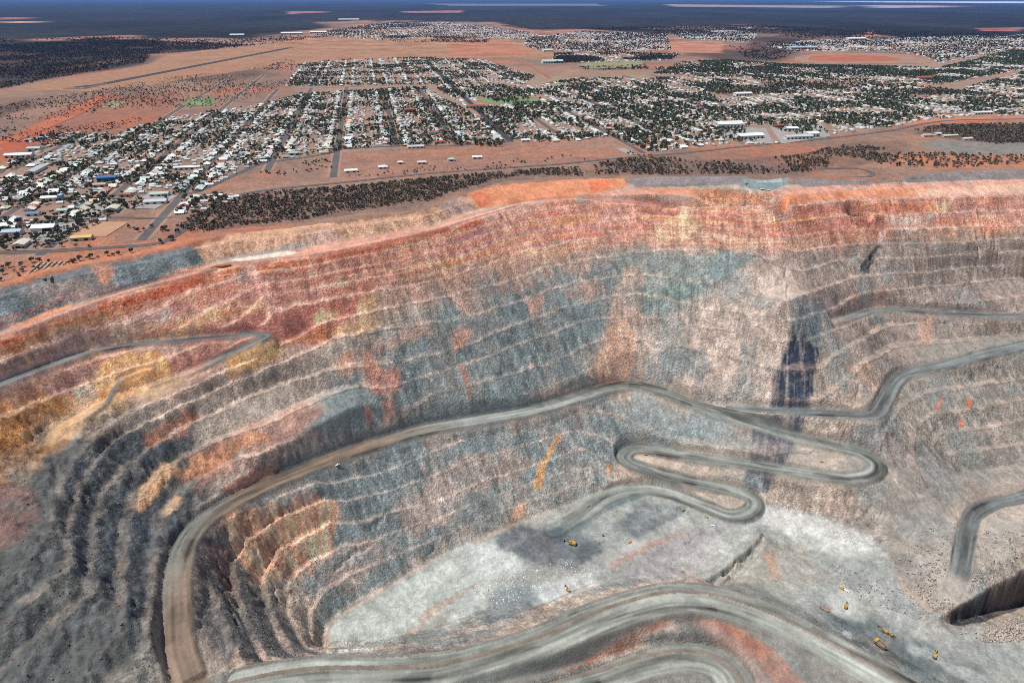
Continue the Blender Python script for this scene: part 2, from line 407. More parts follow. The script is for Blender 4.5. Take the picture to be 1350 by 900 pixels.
CRACKS_HERE = 1
def height(x, y):
    x = np.asarray(x, float); y = np.asarray(y, float)
    inside = (x > X0) & (x < X1) & (y > Y0) & (y < Y1)
    fx = np.interp(x, GX, np.arange(len(GX))); fy = np.interp(y, GY, np.arange(len(GY)))
    return np.where(inside, bil(Z, fy, fx), 0.0)
def hit(px, py):
    """walk the sight line of a bearing until it meets the ground"""
    dx, dy, dz = ray(px, py)
    t = np.full(np.shape(dx), 120.0)
    tmax = (0.0 - CAM_Z) / np.minimum(dz, -1e-4)
    n = 2600; t0 = 250.0
    res = np.array(tmax, float); done = np.zeros(np.shape(dx), bool)
    ts = np.linspace(300, 2300, 1400)
    for a, b in zip(ts[:-1], ts[1:]):
        z = CAM_Z + dz * b
        m = (~done) & (z < height(dx * b, dy * b))
        if np.any(m):
            lo = np.full(np.shape(dx), a); hi = np.full(np.shape(dx), b)
            for _ in range(7):
                mid = (lo + hi) / 2; u = CAM_Z + dz * mid < height(dx * mid, dy * mid)
                hi = np.where(u, mid, hi); lo = np.where(u, lo, mid)
            res = np.where(m, hi, res); done |= m
        if done.all(): break
    return dx * res, dy * res, CAM_Z + dz * res

for pts, d0, d1, reach in SCARPS:
    W = smooth_poly(pts, 4); x0, x1, y0, y1 = W[:, 0].min() - reach, W[:, 0].max() + reach, W[:, 1].min() - reach, W[:, 1].max() + reach
    a0, a1 = np.searchsorted(GX, [x0, x1]); b0, b1 = np.searchsorted(GY, [y0, y1]); s = np.s_[b0:b1, a0:a1]
    X = VX[s] + 2.6 * vnoise(VX[s], VY[s], 16, 5); Y = VY[s] + 1.8 * vnoise(VX[s], VY[s], 9, 3)
    d, sd, ch, zt = poly_dist(W, X, Y); L_ = ch / ch.max(); low = sd < 0
    foot = zt - (d0 + (d1 - d0) * L_) * sstep(0, 3.4, d) + np.maximum(d - 4, 0) * 0.5; taper = sstep(0, .10, L_)
    m = low & (d < reach)
    Z[s] = np.where(m, Z[s] + (np.minimum(Z[s], foot) - Z[s]) * sstep(reach, reach * .6, d) * taper, Z[s])
    top = (~low) & (d < 14); Z[s] = np.where(top, Z[s] + (np.maximum(Z[s], zt - .06 * d) - Z[s]) * sstep(14, 5, d), Z[s])
# open joints, slots and pockets in the rock
def crack(pts, w=1.3, depth=6):
    P = np.array(pts, float); x, y, z = hit(P[:, 0], P[:, 1]); W = np.stack([x, y, z], 1)
    a0, a1 = np.searchsorted(GX, [x.min() - 9, x.max() + 9]); b0, b1 = np.searchsorted(GY, [y.min() - 9, y.max() + 9]); s = np.s_[b0:b1, a0:a1]
    X = VX[s] + 2.2 * vnoise(VX[s], VY[s], 6, 1); Y = VY[s] + 2.2 * vnoise(VX[s], VY[s], 6, 4)
    d, _, _, _ = poly_dist(W, X, Y); Z[s] -= depth * np.exp(-(d / w) ** 2) * (0.6 + 0.5 * vnoise(X, Y, 8, 3))
for pts, w, dp in [([(443,751),(449,742),(456,733),(470,724),(487,717)], 1.6, 8), ([(486,697),(498,689),(512,673),(518,668)], 1.5, 7), ([(560,738),(564,728),(574,721)], 1.3, 6),
    ([(150,410-4),(163,393),(166,404)], .9, 3), ([(969,522),(978,526),(986,526)], 1.6, 7), ([(993,470),(1000,472)], 2.0, 8), ([(966,575),(976,583),(984,587)], 1.5, 6), ([(980,490),(986,500),(978,512)], 1.5, 5),
    ([(1289,310),(1290,330),(1296,338)], 2.2, 9), ([(1301,300),(1302,320),(1309,338)], 2.2, 9), ([(1311,298),(1313,328),(1316,338)], 2.2, 9), ([(1266,392),(1272,376),(1280,372)], 1.8, 7), ([(1218,398),(1222,395)], 1.6, 6),
    ([(1133,360),(1142,345),(1152,335),(1162,325)], 1.5, 7), ([(1140,356),(1148,346),(1150,336)], 1.4, 7), ([(1034,345),(1037,352),(1034,362)], 1.6, 6), ([(991,372),(994,378)], 1.6, 6), ([(1042,470),(1052,440),(1058,410)], 1.5, 5),
    ([(1125,535),(1130,522),(1134,505)], 1.8, 8), ([(1115,470),(1108,458),(1104,450)], 1.6, 5), ([(1165,610),(1170,605)], 2.6, 8), ([(1150,596),(1156,600)], 1.8, 6), ([(1143,690),(1155,700)], 1.5, 6), ([(1145,670),(1150,682)], 1.5, 5),
    ([(1342,738-1),(1338,722),(1332,708)], 1.8, 7), ([(1310,745),(1314,738),(1308,728)], 2.0, 7), ([(955,757),(975,738),(992,722)], 1.8, 8), ([(962,752),(985,735)], 1.5, 6), ([(905,716),(915,708),(925,703)], 1.4, 5), ([(560,722-2),(572,726)], 1.2, 4),
    ([(66,765),(98,775),(112,784)], 2, 7), ([(60,716),(50,708)], 1.8, 6), ([(92,640),(100,660)], 2.5, 9), ([(70,605),(72,625)], 2.0, 8), ([(30,690),(42,697)], 2.6, 8), ([(300,760),(310,780),(318,800)], 1.6, 6), ([(360,770),(362,790)], 1.8, 7), ([(285,745),(300,790),(310,820)], 1.4, 5),
    ([(700,640),(735,625),(780,612)], .9, 2.5), ([(1210,765),(1228,800)], 1.2, 3), ([(1160,425),(1120,452)], 1.0, 3), ([(820,635),(835,640),(850,637)], 1.2, 4), ([(1040,375),(1038,392)], 1.4, 5)]:
    crack(pts, w, dp)
# ------------------------------------------------------------------ what the rock and the soil are coloured like
def lin(c):
    c = np.array(c, float) / 255.0
    return np.where(c <= 0.04045, c / 12.92, ((c + 0.055) / 1.055) ** 2.4)
KW, KT = 0.80, 0.98          # brightness that a unit albedo shows on the walls / on level ground
PAINT = []
DESAT = 0.12; LEVEL = [KW]
def tame(c):
    c = c * .93
    if c[0] > c[1] * 2.3: c = c * np.array([1.02, 1.03, .80])
    elif c[0] > c[1] > c[2] * 1.25: c = c * np.array([1.01, .97, 1.0])
    g = c @ np.array([.3, .5, .2]); return g + (c - g) * (1 - DESAT)
def paint(rgb, pts, soft=5, warp=7, op=1.0, brk=0.0, flow=0.0, k=None):
    if k is None:
        k = LEVEL[0]; mx_ = sum(p[0] for p in pts) / len(pts); my_ = sum(p[1] for p in pts) / len(pts)
        if mx_ < 430 and my_ < 560: k *= .80
        elif mx_ < 430 and 660 < my_ < 760 and mx_ > 300: k *= .8
    PAINT.append((np.clip(tame(lin(rgb)) / k, 0, 0.9), pts, soft, warp, op, brk, flow))
# --- walls
paint((182,146,124), [(0,448),(130,397),(270,357),(400,341),(560,306),(680,272),(800,259),(920,260),(1008,270),(1120,247),(1350,236),(1420,236),(1420,318),(1180,312),(1100,340),(1020,334),(940,334),(850,325),(760,340),(700,360),(600,385),(520,410),(440,450),(370,478),(250,510),(160,545),(60,580),(0,640),(-60,660),(-60,475)], 12, 14)
paint((202,142,124), [(200,392),(270,362),(400,345),(560,310),(680,275),(800,262),(920,263),(1008,272),(1000,300),(900,300),(800,305),(700,325),(600,345),(520,365),(440,415),(400,445),(350,440),(300,442),(200,450),(150,440)], 10, 14, .9)
paint((196,144,124), [(1008,272),(1120,250),(1350,238),(1420,238),(1420,298),(1180,298),(1090,312),(1020,330),(960,300)], 8, 14, .9)
paint((168,104,98), [(225,458),(280,425),(340,402),(380,395),(430,385),(500,375),(470,420),(440,440),(400,450),(350,440),(300,447)], 9, 10)
paint((158,104,100), [(222,468),(335,448),(300,470),(250,487),(224,490)], 5, 6)
paint((152,106,96), [(15,500),(70,478),(130,470),(150,466),(110,515),(70,540),(35,530)], 6, 12, .85, .4)
paint((190,128,120), [(350,360),(480,335),(600,312),(640,320),(600,345),(500,370),(400,395),(350,395)], 9, 16, .7, .4)
paint((184,128,122), [(590,315),(640,300),(660,325),(610,338)], 5, 12, .8, .3)
paint((186,130,120), [(690,325),(780,300),(840,296),(880,290),(860,310),(760,322)], 5, 12, .8, .4)
paint((176,112,108), [(836,258),(880,262),(905,285),(870,290),(840,275)], 4, 8, .9)
paint((190,128,114), [(920,275),(1000,280),(1040,290),(1020,312),(960,305),(920,300)], 5, 10, .7, .3)
paint((172,108,100), [(1050,272),(1120,268),(1190,272),(1180,312),(1130,322),(1090,318),(1040,295)], 6, 12, .8, .35)
paint((198,122,88), [(1020,262),(1070,252),(1160,247),(1250,246),(1200,260),(1090,264),(1040,270)], 3, 8, .9, .2)
paint((196,112,80), [(1180,270),(1240,266),(1230,280),(1180,284)], 3, 8, .6)
paint((224,196,150), [(1232,266),(1256,264),(1252,277),(1238,278)], 3, 5, .9)
paint((216,182,140), [(1200,248),(1290,244),(1350,242),(1350,252),(1280,256),(1210,258)], 4, 10, .6, .5)
paint((204,190,180), [(1170,288),(1235,284),(1225,302),(1180,302)], 4, 8, .8, .2)
paint((205,170,165), [(1158,305),(1168,304),(1165,320),(1157,320)], 2, 3, .9)
# pale dusty band and yellow saprolite on the left
paint((214,168,160), [(-60,490),(0,462),(70,435),(150,412),(240,400),(260,408),(150,440),(60,478),(0,505),(-60,540)], 7, 8, .85, .25)
paint((196,88,58), [(-60,478),(0,450),(60,422),(130,399),(200,381),(270,359),(310,350),(330,352),(280,372),(200,400),(120,418),(60,440),(0,472),(-60,500)], 5, 5)
paint((205,130,118), [(130,420),(200,398),(290,372),(330,375),(270,400),(190,412)], 6, 8, .75)
paint((196,92,60), [(335,348),(400,343),(480,326),(560,308),(640,289),(640,293),(560,314),(480,333),(400,350),(345,360)], 2.5, 3)
paint((206,160,98), [(40,486),(110,452),(200,438),(300,404),(350,396),(340,408),(250,436),(150,458),(80,478)], 6, 10, .8, .25)
paint((226,192,150), [(100,437),(170,430),(215,424),(200,434),(130,446)], 3, 6, .8, .3)
paint((214,154,84), [(150,474),(215,462),(224,492),(180,520),(130,545),(105,525),(120,500)], 5, 12, .9, .2)
paint((206,142,66), [(-60,560),(0,530),(50,520),(110,540),(100,570),(60,600),(10,640),(-60,670)], 7, 14, .95, .2)
paint((150,108,70), [(-60,640),(0,590),(60,570),(110,590),(80,620),(30,650),(-60,700)], 7, 12, .8, .3)
paint((212,190,160), [(100,512),(122,506),(128,520),(108,528)], 3, 5, .8)
paint((166,140,102), [(40,555),(100,535),(150,525),(200,505),(240,500),(170,540),(110,570),(50,590)], 5, 8, .8, .2)
paint((222,158,94), [(298,470),(330,462),(372,454),(374,466),(335,488),(300,494)], 3, 4)
paint((182,112,78), [(360,440),(420,430),(440,438),(400,455),(372,462)], 3, 6, .8)
paint((214,170,124), [(412,420),(425,404),(445,412),(440,420),(418,427)], 3, 5)
paint((214,172,122), [(466,398),(480,386),(498,388),(504,402),(500,430),(480,442),(440,444),(455,428),(470,418)], 4, 9, .8, .15)
paint((210,166,120), [(565,358),(590,345),(605,350),(598,362),(572,368)], 4, 8, .6)
paint((214,170,130), [(700,332),(740,325),(760,335),(740,348),(705,345)], 4, 8, .8, .2)
paint((222,188,146), [(856,302),(880,290),(905,276),(925,296),(905,316),(870,314)], 4, 8, .9, .1)
paint((226,180,140), [(900,264),(960,268),(950,280),(905,276)], 3, 8, .7)
paint((202,96,68), [(690,268),(745,266),(770,276),(730,290),(705,282)], 6, 12, .6, .3)
paint((218,156,98), [(690,290),(750,282),(790,278),(780,292),(720,300)], 4, 9, .7, .3)
# teal-grey fresh rock of the centre
paint((118,130,128), [(500,440),(600,405),(700,368),(780,352),(835,332),(960,330),(1010,335),(960,375),(900,412),(835,425),(790,448),(770,490),(700,538),(560,566),(440,605),(350,640),(300,650),(330,610),(400,560),(430,490)], 14, 22, .95)
paint((124,138,130), [(830,336),(960,333),(950,352),(905,398),(850,412),(826,405)], 7, 10, .9)
paint((184,146,124), [(440,470),(520,440),(560,420),(570,440),(500,470),(530,485),(528,515),(490,520),(470,500),(440,500)], 5, 12, .75, .5)
paint((186,130,110), [(490,490),(527,486),(524,516),(490,519)], 2.5, 4, .85)
paint((190,122,100), [(432,472),(480,462),(500,480),(450,500)], 4, 10, .7, .4)
paint((188,132,112), [(480,535),(488,538),(492,562),(484,563)], 2, 4, .7)
paint((188,132,112), [(503,528),(520,526),(520,552),(508,553)], 2, 4, .7)
paint((190,140,116), [(595,435),(625,422),(628,445),(600,463),(594,450)], 2.5, 4, .9)
paint((190,146,122), [(694,392),(718,388),(715,410),(698,420)], 2.5, 4, .8)
paint((190,150,126), [(742,378),(800,358),(800,385),(770,396),(745,398)], 4, 8, .75, .25)
paint((196,150,120), [(605,400),(625,395),(618,420),(606,424)], 2.5, 4, .7)
paint((190,156,132), [(590,385),(680,360),(760,340),(820,330),(815,345),(740,362),(690,380),(600,405)], 5, 12, .7, .4)
paint((196,104,80), [(607,478),(610,478),(614,490),(618,504),(621,524),(619,524),(614,506),(609,492)], 1.0, 2.2, .6)
# cream of the centre right and the peach spill
paint((182,166,148), [(835,425),(905,412),(1000,340),(1060,340),(1062,400),(1050,440),(1035,545),(930,527),(830,506),(800,500),(790,450)], 10, 14, .95)
paint((168,150,132), [(1000,334),(1060,330),(1100,345),(1062,392),(1000,360)], 8, 10, .7, .3)
paint((216,166,130), [(800,438),(822,424),(838,440),(835,478),(815,506),(792,508),(784,482)], 5, 9, .9, .1)
paint((214,168,138), [(824,340),(850,345),(840,420),(815,440),(800,420)], 6, 10, .55, .4)
paint((132,142,140), [(858,474),(910,455),(940,470),(930,500),(870,510),(852,495)], 6, 10, .8, .35)
paint((130,138,134), [(840,512),(900,535),(960,558),(950,580),(850,575),(815,560)], 6, 10, .9, .15)
# right wall
paint((146,130,118), [(1062,335),(1180,312),(1420,304),(1420,660),(1200,650),(1170,600),(1150,560),(1112,545),(1112,480),(1090,420),(1060,398)], 12, 18, .95)
paint((136,134,122), [(1230,440),(1420,420),(1420,620),(1200,640),(1170,580),(1180,520)], 14, 24, .7, .25)
paint((188,150,124), [(1120,380),(1165,366),(1180,390),(1140,402),(1110,410)], 5, 10, .6, .4)
paint((186,146,122), [(1213,415),(1232,415),(1228,450),(1208,455)], 3, 6, .8)
paint((188,152,126), [(1110,500),(1150,470),(1170,480),(1150,520),(1120,540)], 6, 9, .7, .3)
paint((214,106,62), [(1243,515),(1246,528),(1238,542),(1230,542),(1236,525)], 1.5, 4, .75)
paint((206,110,74), [(1262,553),(1270,552),(1270,560),(1264,561)], 1.2, 2)
paint((206,120,84), [(1272,526),(1280,524),(1282,536),(1276,537)], 1.2, 2)
paint((142,136,127), [(1140,640),(1230,600),(1260,640),(1250,700),(1200,780),(1150,740),(1140,700)], 12, 18, .7, .3)
paint((118,116,110), [(1110,560),(1180,560),(1250,600),(1262,640),(1250,700),(1200,780),(1150,730),(1110,660)], 12, 18, .75, .2, 1.6)
paint((150,144,134), [(1230,690),(1300,700),(1350,690),(1350,750),(1240,812),(1200,780)], 8, 12, .8, .2)
# blue-black shear zone running down the nose
paint((58,66,80), [(1056,402),(1084,404),(1082,440),(1076,480),(1066,545),(1019,542),(1018,505),(1034,460),(1048,425)], 3, 7, 1, .0, 1.0)
paint((70,76,90), [(1005,548),(1062,549),(1050,575),(1038,605),(1010,650),(975,642),(992,590),(992,565)], 3, 7, .9, .1, 1.0)
paint((112,106,104), [(1060,400),(1100,385),(1150,372),(1130,385),(1090,405),(1075,420)], 4, 8, .7, .3, .6)
paint((70,70,68), [(1136,350),(1148,330),(1160,322),(1152,340),(1145,358),(1134,362)], 1.6, 4, .9)
# rock under the main haul road
paint((130,141,139), [(300,668),(430,615),(520,588),(600,573),(700,555),(800,525),(870,535),(960,572),(1000,590),(850,585),(812,605),(800,640),(700,680),(600,715),(500,775),(430,822),(400,760),(430,700)], 10, 16, .95)
paint((178,160,144), [(560,620),(600,600),(680,595),(700,610),(640,650),(600,690),(540,700),(520,680),(545,650)], 9, 18, .9, .25)
paint((176,166,152), [(600,690),(680,645),(790,600),(800,620),(740,660),(680,690),(600,715)], 9, 12, .6, .3)
paint((182,158,140), [(410,745),(480,710),(520,720),(470,770),(435,790)], 8, 14, .7, .3)
paint((218,160,92), [(734,572),(742,575),(728,600),(720,620),(714,645),(706,648),(702,635),(712,610)], 2, 4, .9)
paint((200,150,110), [(686,662),(692,666),(690,690),(672,700),(670,690)], 2.5, 4, .85)
paint((206,150,100), [(802,612),(807,614),(804,626),(799,626)], 1.5, 2, .9)
paint((212,160,122), [(298,692),(330,672),(400,655),(440,662),(436,700),(420,740),(380,760),(345,775),(318,742)], 7, 10, .9, .1)
paint((204,132,106), [(390,660),(436,662),(434,678),(400,675)], 4, 6, .7)
# fresh dark rock of the left wall
paint((84,88,86), [(-60,700),(0,650),(60,600),(110,575),(150,568),(230,560),(300,600),(240,690),(215,760),(215,920),(-60,940)], 10, 16, .95)
paint((84,90,94), [(90,620),(150,575),(220,560),(260,560),(190,640),(160,700),(130,760),(100,740),(80,700)], 8, 16, .85, .3)
paint((78,84,90), [(130,690),(200,660),(240,640),(230,690),(200,740),(200,850),(150,800),(120,760)], 8, 16, .8, .35)
paint((132,100,90), [(-60,680),(0,640),(40,640),(60,680),(20,720),(-60,760)], 7, 14, .85, .3)
paint((176,128,106), [(240,600),(330,560),(400,530),(440,540),(400,570),(330,610),(260,640)], 7, 14, .75, .35)
paint((194,126,102), [(190,572),(240,548),(260,552),(240,575),(195,590)], 4, 8, .75, .2)
paint((206,140,108), [(225,625),(260,600),(330,570),(350,575),(290,610),(245,640)], 4, 8, .8, .25)
paint((204,144,116), [(290,640),(340,610),(370,608),(350,635),(310,655)], 4, 8, .75, .25)
paint((204,160,112), [(186,642),(215,612),(240,600),(232,615),(200,655),(186,672),(178,668)], 2, 4, .9)
paint((206,164,118), [(230,650),(240,655),(232,672),(218,680),(214,676)], 2, 3, .9)
paint((158,152,140), [(150,905),(190,850),(215,800),(222,905)], 5, 8, .5)
paint((98,98,97), [(262,706),(300,694),(325,760),(350,790),(400,840),(430,862),(300,880),(258,800)], 8, 10, .9)
paint((216,158,120), [(298,692),(330,672),(400,655),(440,662),(436,700),(415,735),(372,752),(335,760),(312,738)], 6, 9, .95)
paint((176,126,104), [(275,720),(300,715),(320,790),(300,780),(280,745)], 4, 9, .6, .3)
paint((70,67,66), [(1240,813),(1300,781),(1350,752),(1420,714),(1420,790),(1350,800),(1290,822),(1262,824)], 2, 4)  # shade of the lower-right scarp face painted into its rock colour
# --- floor
LEVEL[0] = 1.08
paint((168,169,160), [(430,862),(440,818),(520,765),(600,722),(660,697),(700,684),(790,647),(830,640),(960,680),(1010,660),(1080,676),(1160,715),(1190,775),(1245,818),(1350,845),(1420,850),(1420,920),(1200,920),(1000,770),(900,760),(700,800),(560,855)], 6, 8)
paint((192,197,187), [(430,862),(440,820),(600,728),(660,705),(700,715),(690,735),(650,770),(640,800),(590,830),(500,860)], 7, 10, .95)
paint((202,206,200), [(600,720),(680,710),(720,725),(700,745),(640,765),(600,750)], 8, 10, .6)
paint((200,204,200), [(690,780),(720,765),(780,755),(790,770),(740,790),(700,792)], 5, 6, .8)
paint((82,90,98), [(650,706),(680,693),(740,696),(790,715),(800,740),(770,752),(730,750),(700,745),(680,732),(655,722)], 6, 8, .92, .1)
paint((150,150,146), [(690,740),(760,735),(790,750),(740,765),(690,768)], 6, 8, .6, .3)
paint((136,146,148), [(650,780),(700,775),(720,795),(650,835),(580,855),(570,850),(630,820)], 7, 8, .9)
paint((186,156,130), [(490,857),(560,805),(640,760),(640,764),(570,812),(505,858)], 2.5, 3, .65, .3)
paint((140,136,120), [(500,860),(560,820),(600,800),(560,840),(530,860)], 5, 6, .6)
paint((98,114,116), [(730,700),(790,662),(840,645),(850,652),(800,675),(760,705)], 5, 7, .8, .1)
paint((112,120,122), [(810,690),(850,662),(900,668),(890,690),(840,715)], 6, 10, .8, .2)
paint((188,184,176), [(760,745),(900,680),(910,690),(780,760)], 4, 6, .7)
paint((170,160,160), [(800,760),(900,700),(960,690),(920,750),(860,768)], 8, 10, .7)
paint((188,146,128), [(800,745),(850,715),(900,700),(900,706),(850,728),(810,752)], 4, 7, .7, .3)
paint((196,192,184), [(880,745),(960,695),(1000,690),(950,740),(910,755)], 5, 6, .5)
paint((204,203,193), [(1005,664),(1080,676),(1150,705),(1160,730),(1100,735),(1040,712),(1000,690)], 7, 9, .9)
paint((176,170,156), [(945,762),(1010,708),(1055,715),(1100,770),(1060,800),(1000,790)], 5, 7, .9)
paint((190,150,116), [(1008,728),(1020,730),(1030,762),(1018,762)], 3, 5, .75, .1)
paint((194,194,184), [(1040,770),(1110,765),(1150,800),(1110,815),(1050,800)], 8, 8, .7)
paint((166,168,162), [(1100,735),(1190,775),(1240,820),(1200,815),(1120,770)], 8, 8, .7)
paint((94,108,108), [(1080,800),(1150,815),(1230,850),(1300,880),(1300,915),(1200,905),(1120,850)], 8, 10, .85, .15)
paint((184,188,182), [(1170,830),(1260,870),(1300,890),(1290,900),(1200,860)], 5, 9, .7, .45)
paint((196,196,186), [(1110,830),(1125,832),(1122,846),(1108,844)], 1.5, 2, .9)
# near spur
paint((138,136,128), [(250,905),(300,885),(420,868),(560,856),(650,842),(740,812),(820,782),(900,765),(960,768),(1040,795),(1120,840),(1230,905),(1230,1000),(250,1000)], 5, 5)
paint((178,124,100), [(700,890),(780,858),(860,822),(905,797),(912,800),(960,820),(1022,855),(1072,910),(1030,912),(995,868),(945,830),(905,806),(860,830),(790,866),(720,893)], 4, 6, .95, .05)
paint((186,108,74), [(770,872),(830,846),(900,800),(905,806),(850,838),(800,866)], 2.5, 3, .7)
paint((176,146,130), [(905,810),(940,822),(990,862),(1015,905),(1000,905),(970,865),(935,835),(900,822)], 3, 4, .8)
# --- waste bunds at the rim
LEVEL[0] = 0.86
paint((204,146,120), [(-60,462),(0,439),(60,414),(130,393),(200,374),(270,349),(380,331),(450,318),(569,296),(674,269),(726,264),(827,249),(900,247),(1000,254),(1050,247),(1120,243),(1350,235),(1420,235),(1420,239),(1120,249),(1060,256),(1010,270),(960,264),(860,257),(800,259),(730,266),(680,272),(560,306),(480,324),(400,341),(340,346),(270,357),(200,379),(130,398),(60,421),(0,449),(-60,476)], 3, 4, .95)
paint((196,128,98), [(838,246),(960,249),(1000,255),(1010,270),(960,263),(870,256)], 3, 4, .8)
paint((224,200,180), [(300,342),(370,332),(400,332),(380,337),(320,345)], 2, 3, .8)
paint((120,134,134), [(975,246),(978,234),(1040,234),(1036,243),(1020,251),(1000,250)], 1.5, 1)
paint((168,176,172), [(990,237),(1030,235),(1030,240),(1000,241)], 2, 4, .7, .5)
paint((104,112,112), [(-60,400),(0,380),(60,362),(130,350),(185,340),(250,324),(262,330),(268,346),(200,371),(130,391),(60,411),(0,437),(-60,460)], 3, 4, 1, 0, .0)
paint((160,130,112), [(35,385),(60,370),(140,355),(165,385),(110,400),(60,405)], 5, 8, .6, .35, .8)
paint((196,124,92), [(120,352),(148,348),(150,362),(140,378),(130,368)], 3, 4, .8, .2, .7)
paint((204,158,122), [(256,326),(300,310),(450,294),(560,278),(604,262),(618,257),(640,276),(569,296),(450,318),(310,338),(272,347)], 3, 5, .95)
paint((166,140,124), [(405,306),(440,304),(450,316),(405,322)], 3, 5, .7)
paint((156,130,122), [(575,270),(600,262),(618,268),(630,276),(590,285)], 3, 4, .8)
paint((204,128,98), [(618,255),(655,244),(740,237),(822,234),(830,245),(790,254),(726,263),(674,268),(640,275),(630,275)], 2.5, 4)
paint((206,104,74), [(618,256),(640,250),(648,268),(634,274)], 2.5, 4, .7)
paint((214,92,58), [(772,240),(800,236),(806,248),(784,252)], 3, 4, .6)
paint((134,122,120), [(822,234),(985,233),(978,242),(900,247),(838,246)], 2, 3)
paint((128,116,112), [(1040,236),(1150,240),(1230,228),(1290,225),(1420,225),(1420,236),(1340,236),(1200,240),(1110,245),(1060,247)], 2, 3)

GROUNDS = [((150,128,112), [(-60,236),(0,226),(60,192),(150,180),(290,146),(340,140),(397,124),(380,112),(395,84),(560,76),(640,80),(700,100),(760,104),(860,100),(960,82),(1100,88),(1350,62),(1500,60),(1500,148),(1263,154),(1170,168),(1020,190),(900,197),(806,182),(690,188),(600,192),(446,202),(350,214),(262,252),(150,286),(60,330),(-60,332)], .62),
 ((118,96,84), [(232,300),(262,280),(300,263),(350,253),(450,246),(560,236),(640,228),(735,222),(770,228),(700,234),(600,254),(560,270),(400,292),(300,303)], .8),
 ((112,90,80), [(770,230),(800,212),(950,210),(1060,203),(1120,190),(1190,186),(1180,212),(1060,229),(900,232)], .65), ((98,80,74), [(1205,176),(1240,165),(1420,163),(1420,187),(1310,191)], .85),
 ((160,112,90), [(450,238),(700,222),(860,204),(850,199),(690,190),(450,204)], .7), ((190,120,88), [(1180,164),(1263,154),(1420,150),(1420,157),(1263,160)], .8),
 ((190,112,80), [(1150,200),(1240,206),(1420,206),(1420,224),(1240,224),(1190,216)], .6), ((124,120,114), [(1210,190),(1235,184),(1300,187),(1420,190),(1420,203),(1260,201)], .9),
 ((196,118,86), [(0,374),(60,352),(130,338),(200,328),(250,314),(262,318),(180,336),(100,350),(0,380)], .85), ((142,112,94), [(150,316),(175,292),(250,280),(262,282),(228,305),(200,318)], .7),
 ((160,134,110), [(560,112),(700,104),(760,92),(880,96),(860,104),(700,116)], .4)]
for c_, p_, o_ in GROUNDS: paint(c_, p_, 6, 10, o_, .25, 0, KT)
BASE_WALL = lin((160,146,132)) / KW
SOIL = [lin((148,116,98)) / KT, lin((128,104,90)) / KT, lin((174,108,80)) / KT]
def soil_colour(X, Y):
    n = fbm(X, Y, 260, 4, 1) + 0.5 * fbm(X, Y, 40, 3, 2)
    r = sstep(0.05, 0.5, fbm(X, Y, 330, 3, 4) + 0.25 * fbm(X, Y, 50, 2, 5))[..., None]
    c = SOIL[0] + (SOIL[1] - SOIL[0]) * sstep(-0.4, 0.4, n)[..., None]
    return c + (SOIL[2] - c) * r * 0.65
def poly_sdf(P, X, Y):
    """signed distance, positive inside"""
    d = np.full(X.shape, 1e18); ins = np.zeros(X.shape, bool)
    n = len(P)
    for i in range(n):
        x1, y1 = P[i]; x2, y2 = P[(i + 1) % n]; ex, ey = x2 - x1, y2 - y1
        l2 = ex * ex + ey * ey + 1e-9
        t = np.clip(((X - x1) * ex + (Y - y1) * ey) / l2, 0, 1)
        d = np.minimum(d, (X - x1 - t * ex) ** 2 + (Y - y1 - t * ey) ** 2)
        if y1 != y2:
            c = (y1 > Y) != (y2 > Y)
            ins ^= c & (X < (x2 - x1) * (Y - y1) / (y2 - y1) + x1)
    return np.where(ins, 1, -1) * np.sqrt(d)
ALB = np.empty(VX.shape + (3,))
wallmask = sstep(-0.8, -4.0, ZB)
ALB[:] = soil_colour(VX, VY)
ALB += (BASE_WALL - ALB) * wallmask[..., None]
allp = np.array([p for e in PAINT for p in e[1]], float)
hx, hy, hz = hit(allp[:, 0], allp[:, 1])
N1 = fbm(VX, VY, 30, 4, 0); N2 = fbm(VX, VY, 11, 3, 3); N3 = fbm(VX, VY, 17, 4, 1)
i = 0
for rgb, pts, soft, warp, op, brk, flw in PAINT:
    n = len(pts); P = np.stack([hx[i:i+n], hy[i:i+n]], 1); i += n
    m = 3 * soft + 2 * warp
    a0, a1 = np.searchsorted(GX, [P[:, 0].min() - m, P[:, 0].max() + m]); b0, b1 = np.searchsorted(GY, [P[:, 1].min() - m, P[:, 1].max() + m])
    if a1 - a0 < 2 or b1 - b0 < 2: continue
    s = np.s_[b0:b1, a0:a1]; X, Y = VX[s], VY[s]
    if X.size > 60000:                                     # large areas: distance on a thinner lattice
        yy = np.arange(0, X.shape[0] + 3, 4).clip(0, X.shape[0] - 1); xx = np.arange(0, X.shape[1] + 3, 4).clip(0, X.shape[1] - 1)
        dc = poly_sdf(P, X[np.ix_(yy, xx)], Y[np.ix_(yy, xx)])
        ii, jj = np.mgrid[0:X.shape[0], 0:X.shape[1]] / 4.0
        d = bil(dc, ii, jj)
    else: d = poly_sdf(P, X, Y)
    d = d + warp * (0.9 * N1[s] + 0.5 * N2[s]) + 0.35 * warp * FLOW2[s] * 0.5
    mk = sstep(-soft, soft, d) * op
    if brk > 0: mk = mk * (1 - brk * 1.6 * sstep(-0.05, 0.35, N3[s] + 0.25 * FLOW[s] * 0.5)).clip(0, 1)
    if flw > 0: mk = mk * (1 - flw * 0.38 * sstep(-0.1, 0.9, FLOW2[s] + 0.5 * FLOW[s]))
    ALB[s] += (rgb - ALB[s]) * mk[..., None]
